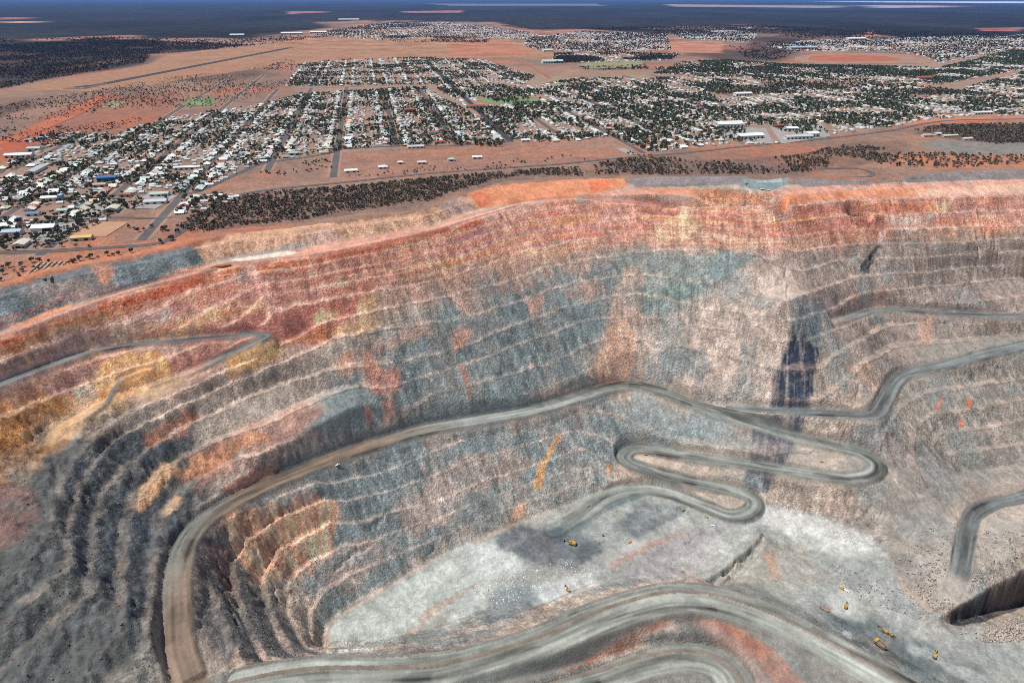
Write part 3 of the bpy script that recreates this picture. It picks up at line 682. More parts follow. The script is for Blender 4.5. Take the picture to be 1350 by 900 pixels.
# flat-lying weathering bands of the oxidised rock near the rim
bz_ = ZB * 0.16 + 1.6 * fbm(VX, VY, 150, 4, 2) + 0.3 * N2
b1 = vnoise(bz_ * 4.0, VX * .012, 1.0, 1); b2_ = vnoise(bz_ * 2.2 + 9, VX * .008, 1.0, 4); ox_ = sstep(-92, -62, ZB) * sstep(-16, -24, ZB) * wallmask * offroad
for rgb_, m_ in (((226,188,152), sstep(.30, .62, b1)), ((190,98,70), sstep(.25, .6, -b1)), ((214,150,92), sstep(.30, .6, b2_)), ((206,128,92), sstep(.3, .6, -b2_))):
    ALB += (lin(rgb_) / .74 - ALB) * (m_ * ox_ * .42)[..., None]
# bench treads carry spilled, dusty rock, with shadow brown painted in on the right wall; fresh faces are streaked
ALB *= (1 + (0.07 * FLOW + 0.07 * FLOW2 * steep) * wallmask * (0.4 + 0.6 * steep) * offroad)[..., None].clip(0.4, 1.6)
trd = (1 - sstep(0.5 * tread, 0.5 * tread + 0.1, np.minimum(fr, 1 - fr))) * sstep(4, 10, ST) * offroad
lcol = np.where((VX > 330)[..., None], lin((158,136,122)) / KW, lin((200,172,154)) / KW)  # right-wall treads darker: shadow brown of the bench lines put into the dust
lcol = np.where((darkleft > 0.4)[..., None], lin((126,115,104)) / KW, lcol)
ALB += (lcol - ALB) * (trd * (0.42 + 0.25 * lowleft) * (0.6 + 0.9 * N3))[..., None].clip(0, 1)
mot = 1 + (1 - .45 * upper) * wallmask * offroad * (0.22 * fbm(VX, VY, 5, 3, 4) + 0.16 * N3)
ALB *= mot[..., None]
# broken rock: pale and dark fragments with sharp edges, drawn out down the slope
edge = sstep(0.03, 0.0, np.abs(fr - 0.5 * tread - 0.03)) * (ST > 5) * offroad * wallmask  # thin darker line along the brink of each bench face
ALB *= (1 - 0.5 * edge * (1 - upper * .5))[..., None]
q1 = fbm(VX * 1.0 + VY * .35, VY * .55 - VX * .2, 7.5, 3, 2) + 0.16 * FLOW; q2 = fbm(VX + 300, VY - 200, 19, 3, 5) + 0.12 * FLOW2
wm_ = wallmask * offroad * (0.35 + 0.65 * steep)
ALB *= (1 + wm_ * (0.26 * sstep(.18, .30, q1) - 0.24 * sstep(.16, .30, -q1) + 0.15 * sstep(.12, .2, q2)))[..., None]
zone = sstep(-60, -100, ZB) * sstep(-165, -90, VX)
pk = (sstep(.10, .20, fbm(VX + 90, VY, 46, 4, 1) + 0.10 * FLOW2) * wm_ * zone * 0.16)[..., None]
ALB += (lin((192,166,148)) / KW - ALB) * pk
tl = (sstep(.16, .24, fbm(VX - 150, VY + 60, 58, 4, 4) + 0.10 * FLOW2) * wm_ * zone * 0.5)[..., None]
ALB += (lin((126,136,134)) / KW - ALB) * tl
# pale veins and scree tongues
vein = sstep(0.86, 0.97, 1 - np.abs(fbm(VX + 12 * N1, VY + 12 * N3, 60, 3, 2)) * 2.2) * wallmask * steep * sstep(-60, -110, ZB) * offroad
ALB += (lin((196,186,170)) / KW - ALB) * (vein * 0.28 * (0.5 + 0.5 * N2.clip(-1, 1)))[..., None].clip(0, 1)
# worn haul roads with wheel tracks that follow the road
rm = sstep(1.5, -1.0, ROADD + 1.2 * N2)
for P_, w_, nm_ in road_world:
    if nm_ in ('grey', 'main'):
        for e_ in ([P_[-1]] if nm_ == 'main' or abs(P_[0][2] + 262) < 1 else [P_[0], P_[-1]]):
            dd_ = np.hypot(VX - e_[0], VY - e_[1]); own = (ROADT == (3 if nm_ == 'grey' else 1)); rm = np.where(own, rm * sstep(6, 42, dd_ + 8 * N1), rm)
track = vnoise(ROADS_, ROADC, 2.2, 1) * 0.5 + vnoise(ROADS_ * 9, ROADC, 26, 2) * 0.35 + vnoise(ROADS_ * 4 + 7, ROADC, 60, 3) * 0.3
track = vnoise(ROADS_ * 30, ROADC, 78, 2) * 0.35 + vnoise(ROADS_ * 16 + 7, ROADC, 110, 3) * 0.4 + 0.35 * vnoise(ROADS_ * 5, ROADC, 60, 4) - 0.3 * sstep(.25, .5, vnoise(ROADS_ * 3, ROADC, 22, 5))
warm = sstep(-55, -200, VX) * sstep(-345, -300, VX) * 0.9
cm = lin((128,131,124)) + (lin((118,98,82)) - lin((128,131,124))) * warm[..., None]
rc = {1: cm, 2: lin((144,146,136)), 3: lin((108,112,110)), 4: lin((186,140,118))}
for t, c in rc.items():
    a = rm * (ROADT == t)
    v = (c / 0.98) * (1 + 1.0 * track + 0.16 * vnoise(ROADS_ * 20, ROADC, 30, 1))[..., None]
    ALB += (v - ALB) * (a * (0.95 if t != 4 else 0.6))[..., None]
# red-brown or dark windrows beside the near roads
nb = (ROADT == 2) & (ROADD > -3.5)
ALB[nb] = ALB[nb] * 0.0 + (lin((132,128,120)) / 0.98)[None] * (1 + 0.25 * N2[nb])[:, None]
nb = (ROADT == 2) & (np.abs(ROADS_ - 8) < 2.4)
ALB[nb] = (lin((136,124,112)) / 0.98)[None] * (1 + 0.3 * N2[nb])[:, None]
nb = (ROADT == 1) & (ROADD > -2.8)
ALB[nb] *= 0.82
ALB = np.clip(ALB, 0.012, 0.85)
# the lower middle strip inside the near road: a second windrow
# ------------------------------------------------------------------ one ground sheet: pit sheet + country out to the horizon
def sheet(xs, ys, keep=None):
    nx, ny = len(xs), len(ys)
    i = np.arange((ny - 1) * (nx - 1)); r = i // (nx - 1); c = i % (nx - 1); v = r * nx + c
    q = np.stack([v, v + 1, v + nx + 1, v + nx], 1)
    return q if keep is None else q[keep[r, c]]
def build_mesh(name, co, q, smooth=True):
    me = bpy.data.meshes.new(name)
    me.vertices.add(len(co)); me.vertices.foreach_set('co', np.asarray(co, np.float32).ravel())
    n = q.shape[1]
    me.loops.add(q.size); me.loops.foreach_set('vertex_index', q.ravel().astype(np.int32))
    me.polygons.add(len(q)); me.polygons.foreach_set('loop_start', np.arange(0, q.size, n, dtype=np.int32))
    me.polygons.foreach_set('loop_total', np.full(len(q), n, np.int32))
    if smooth: me.polygons.foreach_set('use_smooth', np.ones(len(q), bool))
    me.update(calc_edges=True)
    return me
def grow(start, first, rate, end):
    o = [start]; s = first
    while o[-1] + s < end: o.append(o[-1] + s); s = max(first, (o[-1] - start) * rate)
    o.append(end); return o
ox = sorted(set([-v for v in grow(4600, 14, .10, 180000)] + list(np.arange(-4600, X0, 12.0)) + list(np.arange(X0, X1 + 1, 20.0)) + list(np.arange(X1 + 12, 4600, 12.0)) + grow(4600, 14, .10, 180000)))
ox = np.array(ox); ox = ox[np.concatenate([[True], np.diff(ox) > 0.5])]
oy = sorted(set([Y0 - v + 0 for v in grow(0, 60, .3, 20000)] + list(np.arange(Y0, Y1 + 1, 20.0)) + [Y1 + v for v in grow(0, 7, .0125, 175000)]))
oy = np.array(oy); oy = oy[np.concatenate([[True], np.diff(oy) > 0.5])]
OX, OY = np.meshgrid(ox, oy)
keep = np.ones((len(oy) - 1, len(ox) - 1), bool)
keep[(oy[:-1] >= Y0 - .5)[:, None] & (oy[1:] <= Y1 + .5)[:, None] & (ox[:-1] >= X0 - .5)[None] & (ox[1:] <= X1 + .5)[None]] = False
oc = soil_colour(OX, OY)
FOREST = []                                              # survey outlines of dark bushland, seen at ground level
def wood(pts, d): FOREST.append(([at(x, y, 0) for x, y in pts], d))
wood([(-700,-2.2),(2100,-2.2),(2100,52),(1350,46),(1230,51),(1160,43),(1120,49),(1000,35),(900,35),(860,43),(780,39),(700,36),(600,29),(500,27),(440,29),(400,43),(380,51),(300,53),(150,49),(0,53),(-700,60)], 1.0)
wood([(-700,56),(0,50),(60,56),(140,50),(320,60),(300,68),(200,72),(190,84),(60,106),(0,119),(-700,180)], .85)
wood([(-700,190),(0,140),(40,128),(60,140),(20,150),(0,165),(-700,260)], .5)
wood([(190,107),(280,96),(335,92),(330,100),(240,108),(195,115)], .5)
wood([(500,48),(650,50),(640,56),(520,56)], .6)
wood([(-700,60),(0,54),(150,55),(300,58),(410,50),(520,33),(600,34),(520,40),(430,52),(330,64),(150,60),(0,64),(-700,70)], .6)
wood([(780,38),(1000,33),(1160,42),(1420,46),(1420,56),(1160,56),(1100,64),(1000,46),(860,47)], .55)
wood([(960,62),(1040,52),(1080,62),(1020,80),(985,78)], .7)
oc_for = lin((38,38,38)) / KT
for P, dn in FOREST:
    x0, x1 = min(p[0] for p in P), max(p[0] for p in P); y0, y1 = min(p[1] for p in P), max(p[1] for p in P)
    a0, a1 = np.searchsorted(ox, [x0 - 300, x1 + 300]); b0, b1 = np.searchsorted(oy, [y0 - 300, y1 + 300])
    s = np.s_[b0:b1, a0:a1]; X, Y = OX[s], OY[s]
    sc = np.maximum(30, (Y - 900) * 0.03)
    d = poly_sdf(P, X, Y) + sc * 5.0 * fbm(X, Y * .5, 900, 5, 2)
    mk = sstep(-sc, sc, d) * dn
    oc[s] += (oc_for * (1 + 0.8 * fbm(X, Y * .4, 1200, 5, 5))[..., None] - oc[s]) * mk[..., None]
# bare clay pans and salt far out
def pan(pts, rgb, op=.9, soft=.004):
    P = [at(x, y, 0) for x, y in pts]
    x0, x1 = min(p[0] for p in P), max(p[0] for p in P); y0, y1 = min(p[1] for p in P), max(p[1] for p in P)
    m = (y1 - y0) * .3 + 50
    a0, a1 = np.searchsorted(ox, [x0 - m, x1 + m]); b0, b1 = np.searchsorted(oy, [y0 - m, y1 + m])
    s = np.s_[b0:b1, a0:a1]; X, Y = OX[s], OY[s]
    sc = (Y - 900) * soft
    d = poly_sdf(P, X, Y) + 4 * sc * fbm(X, Y, (y1 - y0) * .4 + 60, 4, 3)
    oc[s] += (lin(rgb) / KT - oc[s]) * (sstep(-sc, sc, d) * op)[..., None]
# airfield and commonage clearings
pan([(20,118),(60,108),(190,86),(230,71),(320,62),(400,50),(500,46),(600,48),(700,56),(760,62),(740,76),(600,76),(480,80),(400,82),(330,92),(200,112),(120,120)], (158,118,92), .9)
pan([(70,92),(160,74),(185,80),(100,90)], (150,112,84), .5)
pan([(0,190),(60,160),(120,135),(140,125),(135,132),(90,155),(40,190),(0,215)], (188,84,50), .8)
pan([(-60,240),(0,200),(60,150),(120,130),(180,125),(240,120),(220,160),(160,180),(80,180),(0,215)], (148,92,72), .55)
pan([(375,15),(410,15),(435,16),(380,19)], (180,120,105), .7); pan([(0,23),(40,23),(20,26),(0,26)], (196,110,90)); pan([(0,29),(65,28),(60,30),(0,31)], (180,150,130))
pan([(525,15),(610,14),(600,17),(540,17)], (180,125,105), .7); pan([(560,5),(800,5),(790,8),(600,8)], (140,130,140), .6); pan([(1140,7),(1260,8),(1250,10),(1150,11)], (190,160,170))
pan([(880,6),(1130,8),(1100,11),(900,9)], (180,160,150), .7); pan([(1285,37),(1350,36),(1350,42),(1290,41)], (160,100,92), .8); pan([(1120,48),(1150,41),(1165,48),(1130,53)], (180,120,95))
pan([(1060,2.2),(1700,2.0),(1900,4.6),(1400,5),(1250,4.2)], (250,250,250), 1, .002)
pan([(590,58),(680,54),(690,72),(600,75)], (168,112,88)); pan([(880,56),(950,54),(955,70),(880,70)], (176,122,98))
for c_, p_, o_ in GROUNDS: pan([(min(max(a, -200), 1600), b) for a, b in p_], c_, o_, .012)
oc = np.clip(oc, 0.01, 0.85)
nP = VX.size
co = np.concatenate([np.stack([VX, VY, Z], -1).reshape(-1, 3), np.stack([OX, OY, 0 * OX], -1).reshape(-1, 3)])
q = np.concatenate([sheet(GX, GY), sheet(ox, oy, keep) + nP])
gm = build_mesh('ground', co, q)
used = np.concatenate([ALB.reshape(-1, 3), oc.reshape(-1, 3)])
a = gm.attributes.new('rock', 'FLOAT_COLOR', 'POINT')
a.data.foreach_set('color', np.concatenate([used, np.ones((len(used), 1))], 1).astype(np.float32).ravel())
rk = np.concatenate([(wallmask * (0.25 + 0.75 * steep) * offroad).ravel(), np.zeros(OX.size)])
b = gm.attributes.new('ruggedness', 'FLOAT', 'POINT'); b.data.foreach_set('value', rk.astype(np.float32))
sm_ = np.concatenate([np.maximum(rm * (ROADT != 4), .55 * (1 - steep) * wallmask).ravel(), np.zeros(OX.size)])
b2 = gm.attributes.new('packed', 'FLOAT', 'POINT'); b2.data.foreach_set('value', sm_.astype(np.float32))
ground = bpy.data.objects.new('ground', gm); COL.objects.link(ground); ground['kind'] = 'structure'

def new_mat(name):
    m = bpy.data.materials.new(name); m.use_nodes = True
    return m, m.node_tree, m.node_tree.nodes['Principled BSDF']
def N(nt, typ, **kw):
    n = nt.nodes.new(typ)
    for k, v in kw.items(): setattr(n, k, v)
    return n
m, nt, bs = new_mat('rock_and_soil')
geo = N(nt, 'ShaderNodeNewGeometry'); at1 = N(nt, 'ShaderNodeAttribute', attribute_name='rock'); at2 = N(nt, 'ShaderNodeAttribute', attribute_name='ruggedness')
def noise(scale, det=4, rough=.6, src=None):
    n = N(nt, 'ShaderNodeTexNoise'); n.inputs['Scale'].default_value = scale; n.inputs['Detail'].default_value = det; n.inputs['Roughness'].default_value = rough
    nt.links.new(src or geo.outputs['Position'], n.inputs['Vector']); return n
def math_(op, a, b=None, c=None):
    n = N(nt, 'ShaderNodeMath', operation=op)
    for i, v in enumerate((a, b, c)):
        if v is None: continue
        if isinstance(v, (int, float)): n.inputs[i].default_value = v
        else: nt.links.new(v, n.inputs[i])
    return n.outputs[0]
def mapr(v, a, b, c, d):
    n = N(nt, 'ShaderNodeMapRange'); nt.links.new(v, n.inputs[0])
    for i, x in enumerate((a, b, c, d)): n.inputs[i + 1].default_value = x
    return n.outputs[0]
n1 = noise(0.45, 5, .7); n2 = noise(0.06, 4, .6); n3 = noise(2.2, 2, .5)
vor = N(nt, 'ShaderNodeTexVoronoi', feature='F1'); vor.inputs['Scale'].default_value = 0.32; nt.links.new(geo.outputs['Position'], vor.inputs['Vector'])
v1 = mapr(n1.outputs[0], .3, .7, .70, 1.32); v2 = mapr(n2.outputs[0], .3, .7, .9, 1.12); v3 = mapr(vor.outputs['Color'], 0, 1, .76, 1.24)
mul = math_('MULTIPLY', math_('MULTIPLY', v1, v2), v3)
at3 = N(nt, 'ShaderNodeAttribute', attribute_name='packed')
fine = math_('MULTIPLY', v1, v3); fine = math_('ADD', 1.0, math_('MULTIPLY', math_('SUBTRACT', fine, 1.0), mapr(at3.outputs['Fac'], 0, 1, 1.0, .28)))
n4 = noise(.028, 5, .75); v4 = mapr(n4.outputs[0], .35, .65, .84, 1.16)
mul = math_('MULTIPLY', math_('MULTIPLY', fine, v2), v4)
# thin pale scratches and dark joints in the rock
def joints(sx, sy, width, warp_s, seed):
    mp = N(nt, 'ShaderNodeMapping'); mp.inputs['Scale'].default_value = (sx, sy, (sx + sy) * .45); mp.inputs['Rotation'].default_value = (0.2, 0.35, seed); nt.links.new(geo.outputs['Position'], mp.inputs['Vector'])
    wn = noise(warp_s, 4, .7); ad = N(nt, 'ShaderNodeVectorMath', operation='ADD'); scl = N(nt, 'ShaderNodeVectorMath', operation='SCALE'); scl.inputs['Scale'].default_value = 1.5
    nt.links.new(wn.outputs['Color'], scl.inputs[0]); nt.links.new(mp.outputs[0], ad.inputs[0]); nt.links.new(scl.outputs[0], ad.inputs[1])
    vo = N(nt, 'ShaderNodeTexVoronoi', feature='DISTANCE_TO_EDGE'); vo.inputs['Scale'].default_value = 1.0; nt.links.new(ad.outputs[0], vo.inputs['Vector'])
    return mapr(vo.outputs['Distance'], 0.0, width, 1.0, 0.0)
patchy = mapr(noise(.022, 4, .65).outputs[0], .47, .60, 0, 1); patchy2 = mapr(noise(.035, 4, .65, None).outputs[0], .42, .55, 1, 0)
pale = math_('MULTIPLY', math_('MULTIPLY', joints(.055, .11, .045, .05, .7), patchy), at2.outputs['Fac'])
dark = math_('MULTIPLY', math_('MULTIPLY', joints(.13, .24, .05, .09, 2.1), patchy2), at2.outputs['Fac'])
mul = math_('MULTIPLY', mul, math_('ADD', 1.0, math_('MULTIPLY', pale, .55))); mul = math_('MULTIPLY', mul, math_('SUBTRACT', 1.0, math_('MULTIPLY', dark, .55)))
sp = N(nt, 'ShaderNodeSeparateXYZ'); nt.links.new(geo.outputs['Position'], sp.inputs[0]); farm = mapr(sp.outputs['Y'], 3000, 7000, 0, 1)
n6 = noise(.0045, 6, .8); mul = math_('MULTIPLY', mul, math_('ADD', 1.0, math_('MULTIPLY', math_('SUBTRACT', mapr(n6.outputs[0], .36, .64, .45, 1.7), 1.0), farm)))
mx = N(nt, 'ShaderNodeMix', data_type='RGBA', blend_type='MULTIPLY'); mx.inputs[0].default_value = 1
nt.links.new(at1.outputs['Color'], mx.inputs[6]); cb = N(nt, 'ShaderNodeCombineColor')
for i in range(3): nt.links.new(mul, cb.inputs[i])
nt.links.new(cb.outputs[0], mx.inputs[7]); nt.links.new(mx.outputs[2], bs.inputs['Base Color'])
bs.inputs['Roughness'].default_value = .95; bs.inputs['Specular IOR Level'].default_value = .15
hgt = math_('MULTIPLY', math_('ADD', n1.outputs[0], math_('MULTIPLY', vor.outputs['Distance'], .25)), mapr(at2.outputs['Fac'], 0, 1, .25, 1.6))
bp = N(nt, 'ShaderNodeBump'); bp.inputs['Strength'].default_value = .8; bp.inputs['Distance'].default_value = 2.6
nt.links.new(hgt, bp.inputs['Height']); nt.links.new(bp.outputs[0], bs.inputs['Normal'])
gm.materials.append(m)
cd = bpy.data.cameras.new('camera'); cam = bpy.data.objects.new('camera', cd); COL.objects.link(cam)
cam.location = (0, 0, CAM_Z); cam.rotation_euler = (math.pi / 2 - PITCH, 0, 0)
cd.sensor_width = 36; cd.lens = 24.0; cd.clip_start = 1; cd.clip_end = 400000
scene.camera = cam
SUN_EL, SUN_AZ = math.radians(65), math.radians(-98)      # azimuth from +y, clockwise positive
sd = Vector((math.sin(SUN_AZ) * math.cos(SUN_EL), math.cos(SUN_AZ) * math.cos(SUN_EL), math.sin(SUN_EL)))
ld = bpy.data.lights.new('sun', 'SUN'); ld.energy = 4.4; ld.angle = math.radians(0.53); ld.color = (1.0, 0.975, 0.935)
lo = bpy.data.objects.new('sun', ld); COL.objects.link(lo); lo.rotation_euler = sd.to_track_quat('Z', 'Y').to_euler()
w = bpy.data.worlds.new('World'); scene.world = w; w.use_nodes = True
nt = w.node_tree; bg = nt.nodes['Background']; sky = nt.nodes.new('ShaderNodeTexSky'); sky.sky_type = 'NISHITA'
sky.sun_disc = False; sky.sun_elevation = SUN_EL; sky.sun_rotation = SUN_AZ; sky.altitude = 600
nt.links.new(sky.outputs[0], bg.inputs[0]); bg.inputs[1].default_value = 0.075
scene.view_settings.view_transform = 'Standard'; scene.view_settings.look = 'None'; scene.view_settings.gamma = 1.0
scene.view_settings.exposure = 0.0

hm = bpy.data.materials.new('air'); hm.use_nodes = True; hn = hm.node_tree
hn.nodes.remove(hn.nodes['Principled BSDF']); pv = hn.nodes.new('ShaderNodeVolumePrincipled')
pv.inputs['Color'].default_value = (0.22, 0.44, 1.0, 1); pv.inputs['Density'].default_value = 1.6e-5; pv.inputs['Anisotropy'].default_value = 0.0
hn.links.new(pv.outputs[0], hn.nodes['Material Output'].inputs['Volume'])
R = 190000.0; zl, zh = float(Z.min()) - 1.0, 340.0
hv = np.array([(x, y, z) for z in (zl, zh) for y in (-R, R) for x in (-R, R)])
hq = np.array([(0,2,3,1),(4,5,7,6),(0,1,5,4),(2,6,7,3),(0,4,6,2),(1,3,7,5)])
hme = build_mesh('haze', hv, hq, False); hme.materials.append(hm)
ho = bpy.data.objects.new('haze', hme); COL.objects.link(ho); ho['kind'] = 'stuff'

scene.cycles.use_denoising = False
scene.cycles.filter_width = 0.9
# ------------------------------------------------------------------ materials of the things
def simple(name, rgb, rough=.7, metal=0, var=0.0, scale=1.0, obj_rand=0.0, spec=.3):
    m, nt, bs = new_mat(name)
    bs.inputs['Roughness'].default_value = rough; bs.inputs['Metallic'].default_value = metal; bs.inputs['Specular IOR Level'].default_value = spec
    col = (*[float(v) for v in rgb], 1)
    if var or obj_rand:
        g = N(nt, 'ShaderNodeNewGeometry'); n = N(nt, 'ShaderNodeTexNoise'); n.inputs['Scale'].default_value = scale; n.inputs['Detail'].default_value = 3
        nt.links.new(g.outputs['Position'], n.inputs['Vector'])
        r = N(nt, 'ShaderNodeMapRange'); nt.links.new(n.outputs[0], r.inputs[0])
        for i, x in enumerate((.3, .7, 1 - var, 1 + var)): r.inputs[i + 1].default_value = x
        oi = N(nt, 'ShaderNodeObjectInfo'); r2 = N(nt, 'ShaderNodeMapRange'); nt.links.new(oi.outputs['Random'], r2.inputs[0])
        for i, x in enumerate((0, 1, 1 - obj_rand, 1 + obj_rand)): r2.inputs[i + 1].default_value = x
        mu = N(nt, 'ShaderNodeMath', operation='MULTIPLY'); nt.links.new(r.outputs[0], mu.inputs[0]); nt.links.new(r2.outputs[0], mu.inputs[1])
        sc = N(nt, 'ShaderNodeVectorMath', operation='SCALE'); sc.inputs[0].default_value = col[:3]; nt.links.new(mu.outputs[0], sc.inputs['Scale'])
        nt.links.new(sc.outputs[0], bs.inputs['Base Color'])
    else: bs.inputs['Base Color'].default_value = col
    return m
def attr_mat(name, attr, rough=.6):
    m, nt, bs = new_mat(name); a = N(nt, 'ShaderNodeAttribute', attribute_name=attr)
    nt.links.new(a.outputs['Color'], bs.inputs['Base Color']); bs.inputs['Roughness'].default_value = rough; bs.inputs['Specular IOR Level'].default_value = .2
    return m
ROOFC = {'white': (.80,.80,.77), 'cream': (.66,.61,.48), 'pale grey': (.55,.56,.55), 'pale green': (.42,.52,.44), 'rust red': (.36,.11,.07), 'grey': (.30,.31,.32), 'pale blue': (.42,.52,.60), 'tan': (.50,.37,.26)}
ROOFP = [('white', .34), ('cream', .20), ('pale grey', .17), ('pale green', .06), ('rust red', .06), ('grey', .08), ('pale blue', .03), ('tan', .04)]
ROOFM = {k: simple(k.replace(' ', '_') + '_metal_roof', v, .45, 0, .10, .25, .08) for k, v in ROOFC.items()}
WALLM = [simple('cream_render', (.52,.46,.36), .9, var=.1), simple('white_weatherboard', (.66,.65,.62), .9, var=.08), simple('brown_brick', (.22,.13,.09), .95, var=.15), simple('pink_render', (.5,.36,.29), .9, var=.1)]
M_dark = simple('dark_opening_and_shadow', (.02,.02,.022), .8)
M_glass = simple('window_glass', (.03,.04,.05), .15, spec=.5)
M_fol = simple('leaves', (.088,.104,.055), .85, var=.35, scale=.35, obj_rand=.25, spec=.1)
M_fol2 = simple('grey_leaves', (.14,.125,.09), .85, var=.35, scale=.35, obj_rand=.3, spec=.1)
M_bark = simple('bark', (.16,.12,.09), .95, var=.2)
M_asph = simple('asphalt', (.118,.104,.100), .95, var=.18, scale=.02)
M_asph_d = simple('dark_asphalt', (.052,.054,.062), .95, var=.15, scale=.02)
M_dirt = simple('dirt_track', (.34,.20,.14), .97, var=.15, scale=.02)
M_red = simple('red_dirt', (.40,.125,.065), .97, var=.2, scale=.01)
M_grass = simple('mown_grass', (.185,.235,.105), .95, var=.2, scale=.02)
M_grassd = simple('dry_grass', (.26,.24,.13), .95, var=.2, scale=.02)
M_gravel = simple('pale_gravel', (.33,.30,.275), .95, var=.12, scale=.05)
M_white = simple('white_paint', (.8,.8,.78), .5)
M_yel = simple('machine_yellow', (.50,.28,.06), .55, var=.2, scale=.6)
M_or = simple('orange_paint', (.65,.22,.05), .5)
M_blk = simple('black_rubber', (.025,.025,.027), .9)
M_steel = simple('worn_steel', (.16,.155,.15), .6, var=.2)
M_blue = simple('blue_roof', (.05,.16,.34), .5)

def tag(o, label=None, cat=None, group=None, kind=None):
    if label: o['label'] = label
    if cat: o['category'] = cat
    if group: o['group'] = group
    if kind: o['kind'] = kind
    return o
def link(name, me, parent=None, loc=None, rz=None):
    o = bpy.data.objects.new(name, me); COL.objects.link(o)
    if parent: o.parent = parent
    if loc is not None: o.location = loc
    if rz is not None: o.rotation_euler = (0, 0, rz)
    return o
def empty(name, loc, rz=0):
    return link(name, None, None, loc, rz)
class MB:
    def __init__(s): s.v = []; s.f = []
    def poly(s, pts, faces):
        b = len(s.v); s.v += [tuple(p) for p in pts]; s.f += [tuple(b + i for i in f) for f in faces]; return s
    def box(s, x0, x1, y0, y1, z0, z1, tx=0, ty=0, rot=None):
        p = [(x0,y0,z0),(x1,y0,z0),(x1,y1,z0),(x0,y1,z0),(x0+tx,y0+ty,z1),(x1-tx,y0+ty,z1),(x1-tx,y1-ty,z1),(x0+tx,y1-ty,z1)]
        if rot: p = [tuple(rot @ Vector(q)) for q in p]
        return s.poly(p, [(0,3,2,1),(4,5,6,7),(0,1,5,4),(1,2,6,5),(2,3,7,6),(3,0,4,7)])
    def cyl(s, a, b, r0, r1=None, n=8):
        a, b = Vector(a), Vector(b); r1 = r0 if r1 is None else r1
        d = (b - a).normalized(); u = d.orthogonal().normalized(); w = d.cross(u); P = []
        for c, r in ((a, r0), (b, r1)):
            for i in range(n): t = 2 * math.pi * i / n; P.append(c + (u * math.cos(t) + w * math.sin(t)) * r)
        return s.poly(P, [tuple(range(n))[::-1], tuple(range(n, 2*n))] + [(i, (i+1) % n, n + (i+1) % n, n + i) for i in range(n)])
    def mesh(s, name, *mats):
        me = bpy.data.meshes.new(name); me.from_pydata(s.v, [], s.f)
        for m in mats: me.materials.append(m)
        me.update(); return me

# ------------------------------------------------------------------ street grid of the old town
UA = np.array([-0.1948, 0.9808]); VA = np.array([0.9808, 0.1948]); GRID_RZ = math.atan2(VA[1], VA[0])
def uv(u, v): return u * UA[0] + v * VA[0], u * UA[1] + v * VA[1]
def to_uv(x, y): return x * UA[0] + y * UA[1], x * VA[0] + y * VA[1]
def strip(name, pts, w, mat, z=.25, px=True, kind='structure'):
    W = np.array([at(*p, 0) for p in pts] if px else pts, float)
    D = np.gradient(W, axis=0); D /= np.linalg.norm(D, axis=1)[:, None]; Nn = np.stack([-D[:, 1], D[:, 0]], 1)
    Lp, Rp = W + Nn * w / 2, W - Nn * w / 2
    v = [(*p, z) for p in Lp] + [(*p, z) for p in Rp]; n = len(W)
    me = bpy.data.meshes.new(name); me.from_pydata(v, [], [(i, n + i, n + i + 1, i + 1) for i in range(n - 1)]); me.materials.append(mat)
    o = link(name, me); o['kind'] = kind
    return o
def smooth2(pts, n=6):
    W = [np.array(p, float) for p in pts]; W = [2*W[0]-W[1]] + W + [2*W[-1]-W[-2]]; o = []
    for i in range(1, len(W) - 2):
        p0, p1, p2, p3 = W[i-1:i+3]
        for j in range(n):
            t = j / n; o.append(tuple(0.5*((2*p1)+(-p0+p2)*t+(2*p0-5*p1+4*p2-p3)*t*t+(-p0+3*p1-3*p2+p3)*t**3)))
    o.append(tuple(W[-2])); return o
def wpx(pts): return [at(*p, 0) for p in pts]
zr = [0.2]
def nz(): zr[0] += 0.012; return zr[0]
STREETS_V = [-950, -820, -693, -566, -440, -327, -207, -79, 52, 186, 315, 448, 572, 700, 828, 956, 1084, 1212, 1340, 1480, 1620]
def street(v, u0, u1, w=13, mat=None):
    strip('road', [uv(u, v) for u in np.linspace(u0, u1, 8)], w, mat or M_asph, nz(), False)
    strip('verge', [uv(u, v) for u in np.linspace(u0, u1, 8)], w + 11, M_dirt, 0.12 + zr[0] * .1, False)
for v, u0, u1 in [(-693, 1500, 1900), (-566, 1090, 3300), (-440, 950, 3350), (-327, 990, 2770), (-207, 1405, 2790), (-79, 1320, 2790), (52, 1600, 2700), (186, 1590, 2690), (448, 1690, 2700), (572, 1420, 2300), (700, 1560, 2500), (828, 1560, 2800), (956, 1600, 2900), (1084, 1640, 3000), (1212, 1700, 3000), (1340, 1750, 3000)]:
    street(v, u0, u1)
street(315, 1600, 3950, 17, M_asph_d)
